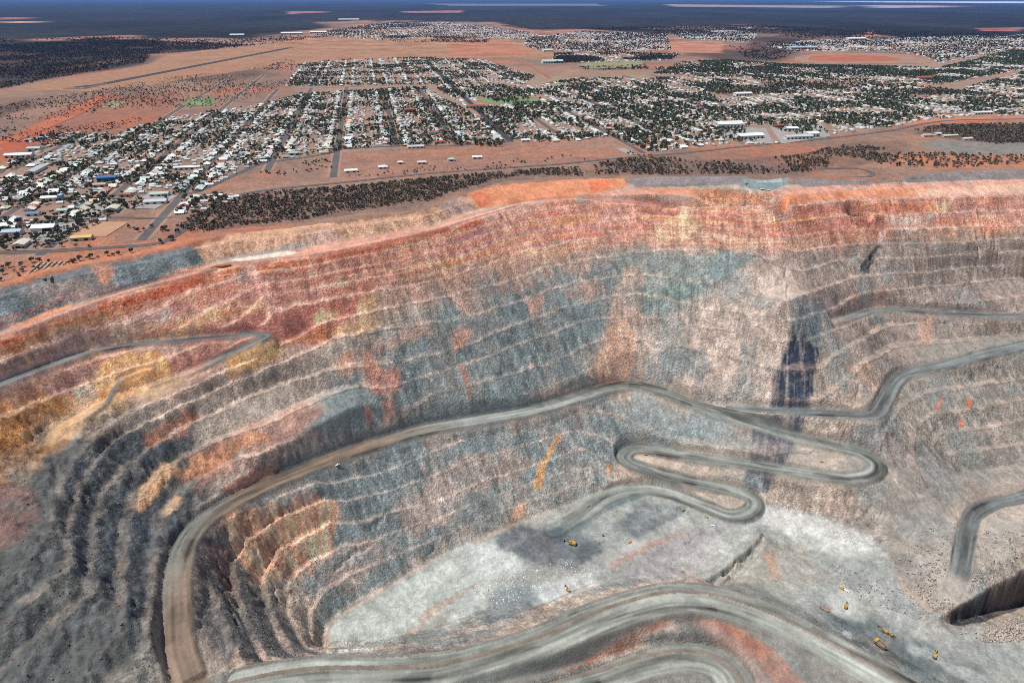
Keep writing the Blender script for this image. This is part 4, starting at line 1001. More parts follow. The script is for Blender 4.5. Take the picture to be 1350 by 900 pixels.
for pts, w, mt in [([(-120,333),(0,333),(60,332),(120,328),(200,322),(227,313),(250,297),(267,283),(300,262),(350,251),(450,241),(569,228.5),(674,221),(743,216),(813,209),(900,202),(984,193),(1089,183),(1176,172),(1220,163),(1263,158.5),(1350,157),(1500,155)], 11, M_asph),
                   ([(240,257),(262,252),(290,240),(320,226),(350,215),(400,208),(446,200)], 12, M_asph), ([(0,262),(40,262),(80,261),(150,258),(200,255)], 9, M_asph),
                   ([(-40,300),(30,292),(80,292),(118,290)], 8, M_asph), ([(120,290),(150,287),(200,288),(226,287)], 8, M_asph), ([(447,197),(520,193),(600,192),(672,186)], 9, M_asph),
                   ([(1089,235),(1130,234),(1150,231.5),(1145,226),(1125,222),(1080,223)], 9, M_asph),
                   ([(0,228),(20,212),(60,195),(110,187)], 9, M_asph), ([(395,117),(560,111)], 11, M_dirt), ([(280,103),(330,88),(400,70)], 6, M_dirt), ([(800,92),(850,91),(900,95)], 8, M_dirt),
                   ([(675,75),(700,88),(725,103)], 14, M_red), ([(1190,128),(1230,110),(1300,78),(1345,60)], 12, M_dirt), ([(1240,150),(1290,130),(1350,95)], 12, M_dirt),
                   ([(0,330.5),(60,329),(120,325)], 5, M_dirt), ([(80,60+60),(135,121),(150,121)], 8, M_dirt)]:
    strip('road', smooth2(wpx(pts)), w, mt, nz(), False)
strip('runway', wpx([(98,115.5),(130,112),(383,63)]), 42, M_asph_d, nz(), False)
strip('taxiway', wpx([(86,116.5),(110,117),(140,110)]), 26, M_asph, nz(), False)
strip('dirt_strip', wpx([(8,186),(60,165),(95,150),(138,127)]), 55, M_red, nz(), False)
def patch(name, pts, mat, kind='structure'):
    P = wpx(pts) if not isinstance(pts, np.ndarray) else pts
    me = bpy.data.meshes.new(name); z = nz() - .08; me.from_pydata([(*p, z) for p in P], [], [tuple(range(len(P)))]); me.materials.append(mat)
    o = link(name, me); o['kind'] = kind; return o
patch('sports_field', [(240,139),(250,130),(286,129),(280,139)], M_grass); patch('sports_field', [(133,142),(146,134),(171,134),(150,143)], M_grassd)
patch('sports_field', smooth2([(632,134),(640,129),(690,128),(710,131),(700,137),(650,138)], 4), M_grass)
patch('sports_field', smooth2([(760,86),(790,79),(835,78),(850,82),(830,89),(780,91)], 4), M_grassd)
patch('racecourse', smooth2([(1045,80),(1055,74),(1100,70.5),(1180,71.5),(1222,80),(1215,84),(1120,84),(1060,83)], 4), M_dirt)
patch('racecourse_infield', smooth2([(1065,80),(1072,74.5),(1120,72.5),(1170,75),(1185,80),(1120,82)], 4), M_red)
patch('gravel_yard', [(30,320),(72,318),(118,294),(60,293)], M_gravel); patch('gravel_yard', [(78,288),(120,288),(160,262),(100,262)], M_gravel)
patch('gravel_yard', [(1030,190),(1095,180),(1080,160),(1010,160)], M_gravel); patch('gravel_yard', [(955,184),(1020,190),(1010,170),(940,165)], M_gravel)
patch('gravel_yard', [(170,275),(205,276),(235,258),(195,255)], M_gravel); patch('gravel_yard', [(812,197),(830,205),(838,204),(822,195)], M_gravel)
patch('sandy_yard', [(92,312),(140,312),(170,293),(125,293)], simple('orange_sand', (.46,.26,.16), .97, var=.1, scale=.05))
pond = patch('pond', [(277,353.5),(286,349),(300,348.5),(306,350),(296,353)], simple('rusty_water', (.30,.11,.03), .12)); 
pw = hit(np.array([277,286,300,306,296.]), np.array([353.5,349.5,348.5,350,353.]))
pond.data.vertices.foreach_set('co', np.stack([pw[0], pw[1], np.full(5, pw[2].max() + .15)], 1).astype(np.float32).ravel()); pond.name = 'pond_water'

# ------------------------------------------------------------------ where houses and trees may stand (surveyed outlines)
def inside(P, x, y):
    ins = np.zeros(np.shape(x), bool); n = len(P)
    for i in range(n):
        x1, y1 = P[i]; x2, y2 = P[(i + 1) % n]
        if y1 != y2: ins ^= ((y1 > y) != (y2 > y)) & (x < (x2 - x1) * (y - y1) / (y2 - y1) + x1)
    return ins
def region(*pls): return [wpx(p) for p in pls]
RES = region([(-60,236),(0,226),(30,203),(60,192),(120,186),(150,180),(215,157),(290,146),(338,140),(397,124),(560,115),(580,128),(640,160),(668,184),(600,191),(520,193),(452,197),(446,201),(400,206),(350,214),(320,225),(290,240),(262,251),(228,258),(200,272),(150,285),(60,330),(-60,332)],
             [(240,262),(300,256),(318,262),(260,283),(232,285)], [(28,188),(60,178),(100,176),(150,176),(135,186),(80,190)],
             [(378,114),(395,84),(440,80),(560,76),(640,80),(690,97),(705,101),(690,112),(640,110),(600,112),(565,112),(400,114)],
             [(566,112),(640,112),(700,114),(760,104),(860,104),(960,98),(1040,100),(1060,112),(1200,112),(1260,120),(1350,95),(1500,90),(1500,148),(1350,152),(1263,154),(1210,160),(1170,168),(1089,178),(1020,190),(960,190),(900,197),(856,201),(806,180),(760,186),(690,188),(672,184),(640,155)],
             [(860,98),(900,82),(960,80),(1040,86),(1160,88),(1240,90),(1350,62),(1500,60),(1500,88),(1350,92),(1240,112),(1060,106),(960,100)])
FAR = region([(430,47),(440,40),(500,31),(600,30),(690,42),(720,48),(690,53),(600,49),(500,54),(450,50)], [(690,60),(700,50),(760,42),(880,44),(880,52),(885,66),(800,70),(700,66)],
             [(880,42),(990,36),(1000,48),(985,56),(900,52)], [(1010,62),(1060,54),(1200,50),(1350,46),(1500,46),(1500,62),(1350,62),(1240,84),(1215,74),(1180,68),(1060,68)], [(730,72),(800,70),(900,72),(880,80),(730,84)])
NO = region([(60,262),(78,262),(78,292),(160,262),(205,250),(205,256),(130,292),(60,330),(30,330)], [(628,127),(712,127),(712,139),(628,139)], [(930,120),(960,113),(1010,116),(1000,128),(940,130)], [(1000,106),(1120,112),(1120,118),(1000,114)], [(30,322),(72,320),(120,292),(60,290),(20,316)], [(92,314),(142,314),(172,292),(120,292)],
            [(1195,120),(1260,112),(1268,124),(1200,130)], [(950,165),(1100,162),(1100,186),(960,190)])
def visible(x, y, m=30):
    px, py = project(np.asarray(x, float), np.asarray(y, float), 0.0)
    return (px > -m) & (px < PW + m)

R2 = np.random.default_rng(21)
houses = []     # x, y, l, w, h, rz, roof colour, form, kind, dist, street j, side, order key
def add_lots(regs, density=1.0, sheds=True, vstep=None, far=False):
    allx = np.array([p[0] for r in regs for p in r]); ally = np.array([p[1] for r in regs for p in r])
    uu, vv = to_uv(allx, ally); u0, u1, v0, v1 = uu.min(), uu.max(), vv.min(), vv.max()
    j0 = int(math.floor((v0 + 950) / 127)) - 1; j1 = int(math.ceil((v1 + 950) / 127)) + 1
    for j in range(j0, j1):
        sv = STREETS_V[j] if 0 <= j < len(STREETS_V) else -950 + 127 * j
        rows = [(23, 0), (46, 1), (83, 1), (106, 0), (34, 1), (58, 1), (95, 1)] if not far else [(20, 0), (52, 0), (84, 0), (110, 1)]
        for dv, shed in rows:
            n = int((u1 - u0) / 16.5)
            u = u0 + np.arange(n) * 16.5 + R2.uniform(-2.5, 2.5, n)
            v = sv + dv + R2.uniform(-6 if far or shed else -4, 6 if far or shed else 4, n)
            x, y = uv(u, v); ok = np.zeros(n, bool)
            for r in regs: ok |= inside(r, x, y)
            for r in NO: ok &= ~inside(r, x, y)
            ok &= visible(x, y) & (R2.random(n) < density * (0.8 if shed else .9))
            cu = np.mod(u - 1225, 262); ok &= ~((cu < 16) & (~shed if isinstance(shed, bool) else True))
            for k in np.nonzero(ok)[0]:
                houses.append((x[k], y[k], shed, j, dv, u[k], far))
add_lots(RES); add_lots(FAR, .62, far=True)
# buildings of size that are placed one by one: px,py,length,width,height,roof colour, wall, turned, form, label, category
BIG = [((60,303),30,20,6,'white',1,0,'gable','large white shed with an open dark front on the grey gravel yard','shed'),
 ((18,309),24,15,6,'pale blue',1,0,'gable','pale blue-grey shed at the left edge beside the gravel yard','shed'),
 ((69,264),30,13,6,'white',1,0,'gable','long white shed with a taller blue end bay below the cross street','shed'),
 ((84,280),15,12,5,'pale green',1,0,'gable','pale green shed with a dark open end on the wide gravel yard','shed'),
 ((109,316),26,11,5,'yellow',0,0,'gable','yellow-roofed shed on the orange sand lot near the pit road','shed'),
 ((44,284),20,7,4,'blue',1,0,'gable','low dark blue roof beside a rust-red one in the works yards','shed'),
 ((49,226),15,62,6,'pale grey',1,0,'gable','very long grey-green roofed store running along its street','warehouse'),
 ((26,207),52,18,6,'white',1,0,'gable','wide white-roofed works building at the left edge of town','warehouse'),
 ((46,199),26,14,7,'pale grey',1,0,'gable','pale grey hall behind the wide white works building','hall'),
 ((142,238),32,13,7,'blue',1,0,'gable','bright blue-walled hall with a banded front','hall'),
 ((132,246),22,12,5,'tan',0,0,'gable','orange-brown roofed shop in front of the blue hall','shop'),
 ((211,258),30,14,5,'pale green',1,0,'gable','pale green roofed depot at the end of the third street','depot'),
 ((206,268),34,14,5,'pale grey',1,0,'gable','grey-roofed depot just below the pale green one','depot'),
 ((150,278),16,22,6,'cream',1,0,'gable','pink and cream gabled workshop beside the second street','workshop'),
 ((29,324),15,22,5,'cream',1,0,'gable','cream-roofed workshop by dark trees at the lower left','workshop'),
 ((247,223),48,11,5,'white',1,0,'gable','long white roof across the foot of the fourth block','shop row'),
 ((166,259),18,9,5,'rust red',0,0,'gable','rust-red roofed store with white walls at the street corner','shop'),
 ((388,204),24,12,5,'pale green',1,0,'hip','sea-green hipped roof near the curved road','hall'),
 ((541,148),34,22,9,'rust red',2,0,'hip','red brick hall with a rust-red hipped roof by the main street','hall'),
 ((627,142),62,18,7,'rust red',1,0,'hip','long hotel with a red roof and white verandah beside the main street','hotel'),
 ((572,177),26,12,6,'rust red',1,0,'hip','rust-red roofed shop near the foot of the seventh street','shop'),
 ((580,189),22,12,5,'rust red',3,0,'gable','pinkish-red shed roof facing the red verge','shed'),
 ((548,195),36,10,4,'pale grey',1,0,'gable','low grey flat-roofed store on the red verge','store'),
 ((960,168),70,34,11,'white',1,0,'gable','huge white warehouse with a blue glazed end','warehouse'),
 ((988,182),62,26,8,'white',1,0,'gable','white warehouse with a green-fronted base near the highway','warehouse'),
 ((1052,183),70,16,7,'pale grey',1,0,'gable','long grey-roofed factory with white doors beside the highway','factory'),
 ((1069,180),30,24,9,'white',1,0,'gable','bright white factory hall at the end of the long grey one','factory'),
 ((979,126),60,22,8,'white',1,0,'gable','cream-white hall alone on the brown clearing','hall'),
 ((1043,172),30,18,7,'white',1,0,'gable','boxy white works building behind the long factory','warehouse'),
 ((1026,168),26,14,6,'rust red',2,0,'gable','rust-red roof between the white works buildings','shed'),
 ((728,83),110,44,9,'pale green',1,0,'gable','great pale green roofed hall beside the far oval','hall'),
 ((722,68),60,40,9,'cream',1,0,'gable','distant cream-yellow roof right of the bare paddock','hall'),
 ((1058,65),190,40,12,'pale blue',1,0,'gable','long blue-grey grandstand roof by the racecourse','grandstand'),
 ((1128,53),160,50,12,'white',1,0,'gable','long white roofed sheds at the edge of the far bush','warehouse'),
 ((1294,150.5),60,16,6,'white',1,0,'gable','long white shed on the right just above the highway','shed'),
 ((1218,104),70,26,7,'rust red',3,0,'gable','pink-red roofed school block among trees on the right','school'),
 ((460,27),300,60,12,'white',1,0,'gable','far white industrial roof at the edge of the bush','warehouse'),
 ((313,47.5),120,40,10,'white',1,0,'gable','small white hangar alone at the far bush edge','hangar'),
 ((385,45.5),190,50,12,'white',1,0,'gable','left of the far white hangars by the airfield','hangar'),
 ((420,44),150,50,12,'white',1,0,'gable','right of the far white hangars by the airfield','hangar'),
 ((693,186.5),20,9,4,'white',1,0,'gable','white shed isolated on the red verge above the highway','shed'),
 ((463,227),24,9,4,'white',1,0,'gable','white-roofed house in the walled corner block by the highway','house'),
 ((505,222),18,10,4,'white',1,0,'hip','white cottage standing alone on the red verge, left one','cottage'),
 ((528,216),12,8,4,'cream',1,0,'hip','cream cottage beside a round tree on the red verge','cottage'),
 ((556,216),18,8,4,'pale grey',1,0,'gable','white-walled roofless enclosure on the red verge','enclosure'),
 ((595,212),14,9,4,'pale green',1,0,'hip','green-roofed cottage on the verge below the town trees','cottage'),
 ((629,209),20,9,4,'white',1,0,'gable','blue-fronted white building on the verge','shop'),
 ((1222,180),26,12,4,'tan',1,0,'hip','tan-roofed house in the small hamlet by the scrub','house'),
 ((1236,178),16,10,4,'pale grey',1,0,'gable','grey shed in the small hamlet by the scrub','shed'),
 ((1252,180),40,8,3,'cream',1,0,'gable','long low cream row at the hamlet by the scrub','store'),
 ((1275,184),24,9,3,'cream',1,0,'gable','pale yellow low shed nearest the dark scrub','shed')]
ROOFM['yellow'] = simple('yellow_roof', (.66,.46,.16), .5, var=.08); ROOFM['blue'] = M_blue
def roof_walls(l, w, h, form, eave=.6, open_front=False):
    wl = MB().box(-l/2, l/2, -w/2, w/2, -0.5, h); rf = MB(); L2, W2 = l/2 + eave, w/2 + eave; rise = min(w, l) * (.28 if h < 5 else .16)
    z0, z1 = h - .12, h + rise
    if form == 'gable':
        if l >= w: p = [(-L2,-W2,z0),(L2,-W2,z0),(L2,W2,z0),(-L2,W2,z0),(-L2,0,z1),(L2,0,z1)]
        else: p = [(L2,-W2,z0),(L2,W2,z0),(-L2,W2,z0),(-L2,-W2,z0),(0,-W2,z1),(0,W2,z1)]
        rf.poly(p, [(0,1,5,4),(2,3,4,5),(1,2,5),(3,0,4),(3,2,1,0)])
    else:
        k = W2 * .95 if l >= w else L2 * .95
        if l >= w: p = [(-L2,-W2,z0),(L2,-W2,z0),(L2,W2,z0),(-L2,W2,z0),(-L2+k,0,z1),(L2-k,0,z1)]
        else: p = [(L2,-W2,z0),(L2,W2,z0),(-L2,W2,z0),(-L2,-W2,z0),(0,-W2+k,z1),(0,W2-k,z1)]
        rf.poly(p, [(0,1,5,4),(2,3,4,5),(1,2,5),(3,0,4),(3,2,1,0)])
    return wl, rf
big_xy = []
for (pp, l, w, h, rc, wm, rz, form, lab, cat) in BIG:
    x, y = at(*pp, 0); e = empty(cat.replace(' ', '_'), (x, y, 0), GRID_RZ + rz); tag(e, lab, cat); big_xy.append((x, y, max(l, w) / 2 + 5))
    wl, rf = roof_walls(l, w, h, form)
    link('wall', wl.mesh('wall', M_blue if 'blue-walled' in lab else WALLM[wm]), e); link('roof', rf.mesh('roof', ROOFM[rc]), e)
    dm = MB()
    if 'open dark front' in lab: dm.box(0, l*.42, -w/2-.06, -w/2-.02, 0, h*.82)
    else:
        for k in range(max(1, min(8, int(l // 9)))): st_ = l / max(1, min(8, int(l // 9))); link('door', MB().box(-l/2+st_*(k+.3), -l/2+st_*(k+.7), -w/2-.06, -w/2-.02, 0.1, h*.62).mesh('door', M_dark), e)
    if dm.v: link('door', dm.mesh('door', M_dark), e)
    if 'dark open end' in lab or 'open dark' in lab: link('end_opening', MB().box(l/2+.02, l/2+.06, -w*.4, w*.4, 0, h*.85).mesh('end_opening', M_dark), e)
    if 'blue end bay' in lab: link('end_bay', MB().box(l/2-4, l/2+2, -w/2-.5, w/2+.5, -.4, h+3).mesh('end_bay', simple('pale_blue_cladding', (.3,.5,.62), .6)), e)
hl = [h for h in houses if all((h[0]-b[0])**2 + (h[1]-b[1])**2 > (b[2]+8)**2 for b in big_xy)]
HA = np.array([(h[0], h[1]) for h in hl]); dist = np.hypot(HA[:, 0], HA[:, 1]); pxh, pyh = project(HA[:, 0], HA[:, 1], 0.0)
cum = np.cumsum([p for _, p in ROOFP]); order = np.argsort(dist)
spec = []
for i, hh in enumerate(hl):
    shed = hh[2]; far = hh[6]
    rc = ROOFP[min(int(np.searchsorted(cum, R2.random() * cum[-1])), len(ROOFP)-1)][0]
    if shed: l, w, h = R2.uniform(5, 12), R2.uniform(4.5, 8), 2.6; rc = rc if R2.random() < .5 else 'pale grey'
    elif far: l, w, h = R2.uniform(9, 22), R2.uniform(8, 13), 3.5
    else: l, w, h = R2.uniform(11, 16.5), R2.uniform(9, 13), 3.1
    form = 'gable' if shed or R2.random() < .45 else 'hip'
    rz = GRID_RZ + (math.pi/2 if R2.random() < .35 else 0) + R2.uniform(-.04, .04)
    spec.append((l, w, h, rc, form, rz))
near_h = [i for i in order if not hl[i][2] and -4 < pxh[i] < 1354][:300]; near_s = [i for i in order if hl[i][2] and -4 < pxh[i] < 1354][:300]
sel = set(near_h) | set(near_s)
ORD = ['first','second','third','fourth','fifth','sixth','seventh','eighth','ninth','tenth','eleventh','twelfth','thirteenth','fourteenth','fifteenth','sixteenth','seventeenth','eighteenth','nineteenth','twentieth']
def ordi(n): return ORD[n] if n < 20 else f'{n+1}' + ('st' if (n+1) % 10 == 1 else 'nd' if (n+1) % 10 == 2 else 'rd' if (n+1) % 10 == 3 else 'th')
proto = {}
def label_sets(sel_idx, what):
    rows = {}
    for i in sel_idx: rows.setdefault((hl[i][3], hl[i][4]), []).append(i)
    js = sorted({hl[i][3] for i in sel_idx}); out = {}
    for (j, dv), ids in rows.items():
        ids.sort(key=lambda i: hl[i][5])
        side = {23: 'right side of', 34: 'front yards by', 46: 'back yards by', 58: 'lane sheds behind', 83: 'back lane beyond', 95: 'side yards beyond', 106: 'far side after'}[dv]
        for n, i in enumerate(ids):
            out[i] = f"{spec[i][3]} {spec[i][4]}-roofed {what}, {ordi(n)} from the pit end, {side} the {ordi(js.index(j))} street"
    return out
labs = label_sets(near_h, 'house'); labs.update(label_sets(near_s, 'shed'))
for i in near_h:
    l, w, h, rc, form, rz = spec[i]; key = (round(l / 2) * 2, round(w / 2) * 2, rc, form)
    if key not in proto:
        wl, rf = roof_walls(key[0], key[1], 3.1, form)
        wi = [MB().box(key[0]*k-.7, key[0]*k+.7, -key[1]/2-.05, -key[1]/2-.01, 1, 2.2).mesh('window', M_glass) for k in (-.3, .3)]
        ver = MB().poly([(-key[0]/2, -key[1]/2-2.6, 2.35), (key[0]/2, -key[1]/2-2.6, 2.35), (key[0]/2, -key[1]/2-.62, 2.9), (-key[0]/2, -key[1]/2-.62, 2.9), (-key[0]/2, -key[1]/2-2.6, 2.27), (key[0]/2, -key[1]/2-2.6, 2.27), (key[0]/2, -key[1]/2-.62, 2.82), (-key[0]/2, -key[1]/2-.62, 2.82)], [(0,1,2,3),(7,6,5,4),(0,4,5,1),(3,2,6,7)])
        for k in (-.48, 0, .48): ver.box(key[0]*k-.08, key[0]*k+.08, -key[1]/2-2.5, -key[1]/2-2.34, 0, 2.3)
        proto[key] = (wl.mesh('wall', WALLM[len(proto) % 4]), rf.mesh('roof', ROOFM[rc]), wi, ver.mesh('verandah', ROOFM[rc]))
    a, b, c, d = proto[key]; x, y = HA[i]
    e = empty('house', (x, y, 0), rz); tag(e, labs[i], 'house', 'houses of the near town blocks')
    link('wall', a, e); link('roof', b, e)
    if pyh[i] > 215: link('window', c[0], e); link('window', c[1], e); link('verandah', d, e)
sproto = {}
for i in near_s:
    l, w, h, rc, form, rz = spec[i]; key = (round(l), round(w), rc)
    if key not in sproto:
        wl, rf = roof_walls(key[0], key[1], 2.6, 'gable', .2); b = len(wl.v); nf = len(wl.f); wl.poly(rf.v, rf.f)
        me = wl.mesh('shed', WALLM[1], ROOFM[rc]); me.polygons.foreach_set('material_index', np.array([0]*nf + [1]*(len(wl.f)-nf), np.int32)); sproto[key] = me
    x, y = HA[i]; tag(link('shed', sproto[key], None, (x, y, 0), rz), labs[i], 'shed', 'backyard sheds of the near town blocks')

def mass(name, boxes, label, colours=None):
    """many small roofed blocks as one mesh; boxes: x,y,l,w,h,rz, rgb roof, rgb wall"""
    B = np.array([b[:6] for b in boxes]); n = len(B); l, w, h = B[:, 2]/2, B[:, 3]/2, B[:, 4]; c, s = np.cos(B[:, 5]), np.sin(B[:, 5])
    base = np.array([(-1,-1,0),(1,-1,0),(1,1,0),(-1,1,0),(-1,-1,1),(1,-1,1),(1,1,1),(-1,1,1),(-1,0,1.6),(1,0,1.6)], float)
    hip = R2.random(n) < .5
    P = np.repeat(base[None], n, 0); P[hip, 8, 0] = -.45; P[hip, 9, 0] = .45
    lx = P[..., 0] * l[:, None]; ly = P[..., 1] * w[:, None]; lz = P[..., 2] * h[:, None]
    V = np.stack([lx * c[:, None] - ly * s[:, None] + B[:, 0:1], lx * s[:, None] + ly * c[:, None] + B[:, 1:2], lz], -1).reshape(-1, 3)
    fq = [(0,1,5,4),(1,2,6,5),(2,3,7,6),(3,0,4,7),(4,5,9,8),(6,7,8,9),(5,6,9,9),(7,4,8,8)]
    me = bpy.data.meshes.new(name); loops = []; 
    quads = np.array(fq[:6]); tris = np.array([(5,6,9),(7,4,8)]); off = (np.arange(n) * 10)[:, None, None]
    Q = (quads[None] + off).reshape(-1, 4); Tt = (tris[None] + off).reshape(-1, 3)
    me.vertices.add(len(V)); me.vertices.foreach_set('co', V.astype(np.float32).ravel())
    me.loops.add(Q.size + Tt.size); me.loops.foreach_set('vertex_index', np.concatenate([Q.ravel(), Tt.ravel()]).astype(np.int32))
    me.polygons.add(len(Q) + len(Tt)); me.polygons.foreach_set('loop_start', np.concatenate([np.arange(len(Q))*4, Q.size + np.arange(len(Tt))*3]).astype(np.int32))
    me.polygons.foreach_set('loop_total', np.concatenate([np.full(len(Q), 4), np.full(len(Tt), 3)]).astype(np.int32)); me.update(calc_edges=True)
    rcol = np.array([b[6] for b in boxes]); wcol = np.array([b[7] for b in boxes])
    fc = np.concatenate([np.stack([wcol]*4 + [rcol]*2, 1).reshape(-1, 3), np.stack([rcol]*2, 1).reshape(-1, 3)])
    a = me.attributes.new('paint', 'FLOAT_COLOR', 'FACE'); a.data.foreach_set('color', np.concatenate([fc, np.ones((len(fc), 1))], 1).astype(np.float32).ravel())
    me.materials.append(attr_mat('roof_and_wall_paint', 'paint', .5)); o = link(name, me); tag(o, label, None, None, 'stuff'); return o
bx_ = []
for i in range(len(hl)):
    if i in sel: continue
    l, w, h, rc, form, rz = spec[i]; v = R2.uniform(.55, 1.08); k = np.array(ROOFC[rc]) * v
    if not hl[i][6] and dist[i] > 2600 and hl[i][2] and R2.random() < .5: continue
    bx_.append((HA[i][0], HA[i][1], l, w, h, rz, np.clip(k, 0, .85), np.array([(.5,.45,.36),(.6,.6,.56),(.25,.16,.11)][i % 3])))
mass('distant_houses', bx_, 'pale roofs of the far streets, too many to tell apart')

# ------------------------------------------------------------------ trees
def crown_mesh(name, rx, rz_, n, leaf, mat, seed, zc):
    r = np.random.default_rng(seed); nc = 9
    cl = r.normal(size=(nc, 3)); cl /= np.linalg.norm(cl, axis=1)[:, None]; cl *= r.uniform(.35, .85, (nc, 1)); cl[:, 2] *= .75
    P = []
    for k in range(n):
        c = cl[r.integers(nc)]; d = r.normal(size=3); d /= np.linalg.norm(d); p = c + d * r.uniform(.15, .42)
        P.append((p[0]*rx, p[1]*rx, zc + p[2]*rz_))
    P = np.array(P); a = r.normal(size=(n, 3)); a /= np.linalg.norm(a, axis=1)[:, None]; b = np.cross(a, r.normal(size=(n, 3))); b /= np.linalg.norm(b, axis=1)[:, None]
    s = leaf * r.uniform(.6, 1.3, (n, 1)); V = np.stack([P + a*s, P + b*s, P - a*s, P - b*s], 1).reshape(-1, 3)
    me = build_mesh(name, V, np.arange(4*n).reshape(n, 4), False); me.materials.append(mat); return me
def trunk_mesh(h, r, seed):
    q = np.random.default_rng(seed); m = MB(); m.cyl((0,0,-.4), (q.uniform(-.3,.3), q.uniform(-.3,.3), h*.45), r, r*.7, 6)
    for k in range(3): t = q.uniform(0, 6.28); m.cyl((0,0,h*.4), (math.cos(t)*h*.25, math.sin(t)*h*.25, h*.8), r*.5, r*.2, 5)
    return m.mesh('trunk', M_bark)
TREES = []
for k in range(8):
    rad = 2.6 + .45 * k; hh = rad * 1.75
    TREES.append((rad, crown_mesh('crown', rad, rad*.72, 190, rad*.17, (M_fol, M_fol2)[k % 2], 50 + k, hh - rad*.55), trunk_mesh(hh - rad*.4, .16 + .03*k, k)))
TL = []   # x,y,r,zone
def scatter(regs, dens, rr, zone, clump=0, cs=60, no=True, seed=0):
    r = np.random.default_rng(100 + seed)
    for P in regs:
        x0, x1 = min(p[0] for p in P), max(p[0] for p in P); y0, y1 = min(p[1] for p in P), max(p[1] for p in P)
        n = int((x1-x0) * (y1-y0) * dens / 1e4); x = r.uniform(x0, x1, n); y = r.uniform(y0, y1, n); ok = inside(P, x, y) & visible(x, y, 60)
        if clump: ok &= (fbm(x, y, cs, 3, seed % 6) + clump > r.uniform(0, .5, n))
        for a, b in zip(x[ok], y[ok]): TL.append((a, b, r.uniform(*rr), zone))
WOOD = region([(232,300),(262,282),(300,265),(350,254),(450,247),(560,236),(640,229),(735,222),(762,222),(770,232),(700,231),(655,236),(600,252),(560,266),(450,280),(400,290),(300,300),(262,308)])
scatter(WOOD, 420, (1.5, 3.1), 'wood', .8, 45, seed=1)
scatter(region([(0,345),(60,336),(110,336),(165,336),(190,336),(150,344),(90,350),(0,372)]), 70, (1.8, 3.2), 'verge', .05, 40, seed=2)
scatter(region([(205,306),(240,290),(262,280),(250,300),(225,312)]), 150, (2.2, 4.0), 'verge', .2, 30, seed=3)
for px, py, r_ in [(142,337,3.6),(157,337,3.6),(164,339,3.4),(173,334,4.2),(188,334,3.8),(213,321,4.0),(225,317,4.4),(228,316,4.0),(140,343,3.6),(105,344,4.0),(120,341,4.2),(98,347,4.),(42,346,4.2),(53,346,4.),(28,352,3.8),(12,353,4.),(4,362,4.2),(182,306,3.6),(190,304,3.2),(200,300,3.4),(64,322,3.8),(48,317,4.4),(36,322,3.8),(4,318,4.6),(8,330,4.),(85,315,3.2),(101,325,2.8),(82,325,3.4),(118,326,2.6),(131,288,4.2),(170,300,3.2),(178,303,3.)]:
    TL.append((*at(px, py, 0), r_, 'verge'))
SCR = region([(770,228),(800,212),(870,208),(950,212),(1000,212),(1060,204),(1120,190),(1180,186),(1200,190),(1150,200),(1180,212),(1100,222),(1060,228),(980,230),(900,230),(800,231)], [(1205,172),(1240,166),(1350,164),(1450,166),(1450,186),(1310,190),(1240,178)], [(1120,208),(1200,202),(1350,206),(1350,216),(1260,222),(1180,220)])
scatter(SCR[:1], 230, (1.8, 3.8), 'scrub', .06, 90, seed=4); scatter(SCR[1:2], 260, (2.4, 4.2), 'scrub', .5, 80, seed=5); scatter(SCR[2:], 80, (2.4, 4.0), 'scrub', 0, 70, seed=6)
scatter(region([(460,232),(600,216),(760,205),(850,200),(860,206),(740,214),(600,226),(470,236)]), 30, (1.8, 3.2), 'highway', .1, 50, seed=7)
scatter(region([(455,240),(560,229),(700,221),(700,217),(560,222),(455,233)]), 110, (1.4, 2.2), 'highway', .1, 40, seed=8)
scatter(region([(340,230),(380,214),(440,210),(440,222),(380,232)]), 130, (2, 3.2), 'highway', .1, 40, seed=9)
scatter(RES[:3], 120, (2.2, 4.8), 'garden', .28, 70, seed=10); scatter(region([(600,192),(615,184),(668,186),(668,194)]), 90, (3.5, 5.5), 'garden', .6, 60, seed=11)
scatter(RES[3:4], 85, (2.8, 5.2), 'garden', .2, 90, seed=12); scatter(RES[4:5], 95, (3.0, 5.8), 'garden', .22, 110, seed=13); scatter(RES[5:], 110, (3.2, 6), 'garden', .3, 140, seed=14)
for j in range(3, 12):                                              # street trees
    v = STREETS_V[j]
    for sd_ in (-12, 12):
        for u in np.arange(1100, 2750, 15):
            if R2.random() < (.55 if j in (5, 6, 8, 9) else .3):
                x, y = uv(u + R2.uniform(-5, 5), v + sd_ + R2.uniform(-2, 2))
                if any(inside(r, np.array(x), np.array(y)) for r in RES[:1]): TL.append((x, y, R2.uniform(2.4, 4.4), 'street'))
HXY = HA
TL = [t for t in TL if t[1] > 1440 or abs(float(height(t[0], t[1]))) < 0.6]
TL = [t for t in TL if all((t[0]-b[0])**2 + (t[1]-b[1])**2 > (b[2])**2 for b in big_xy)]
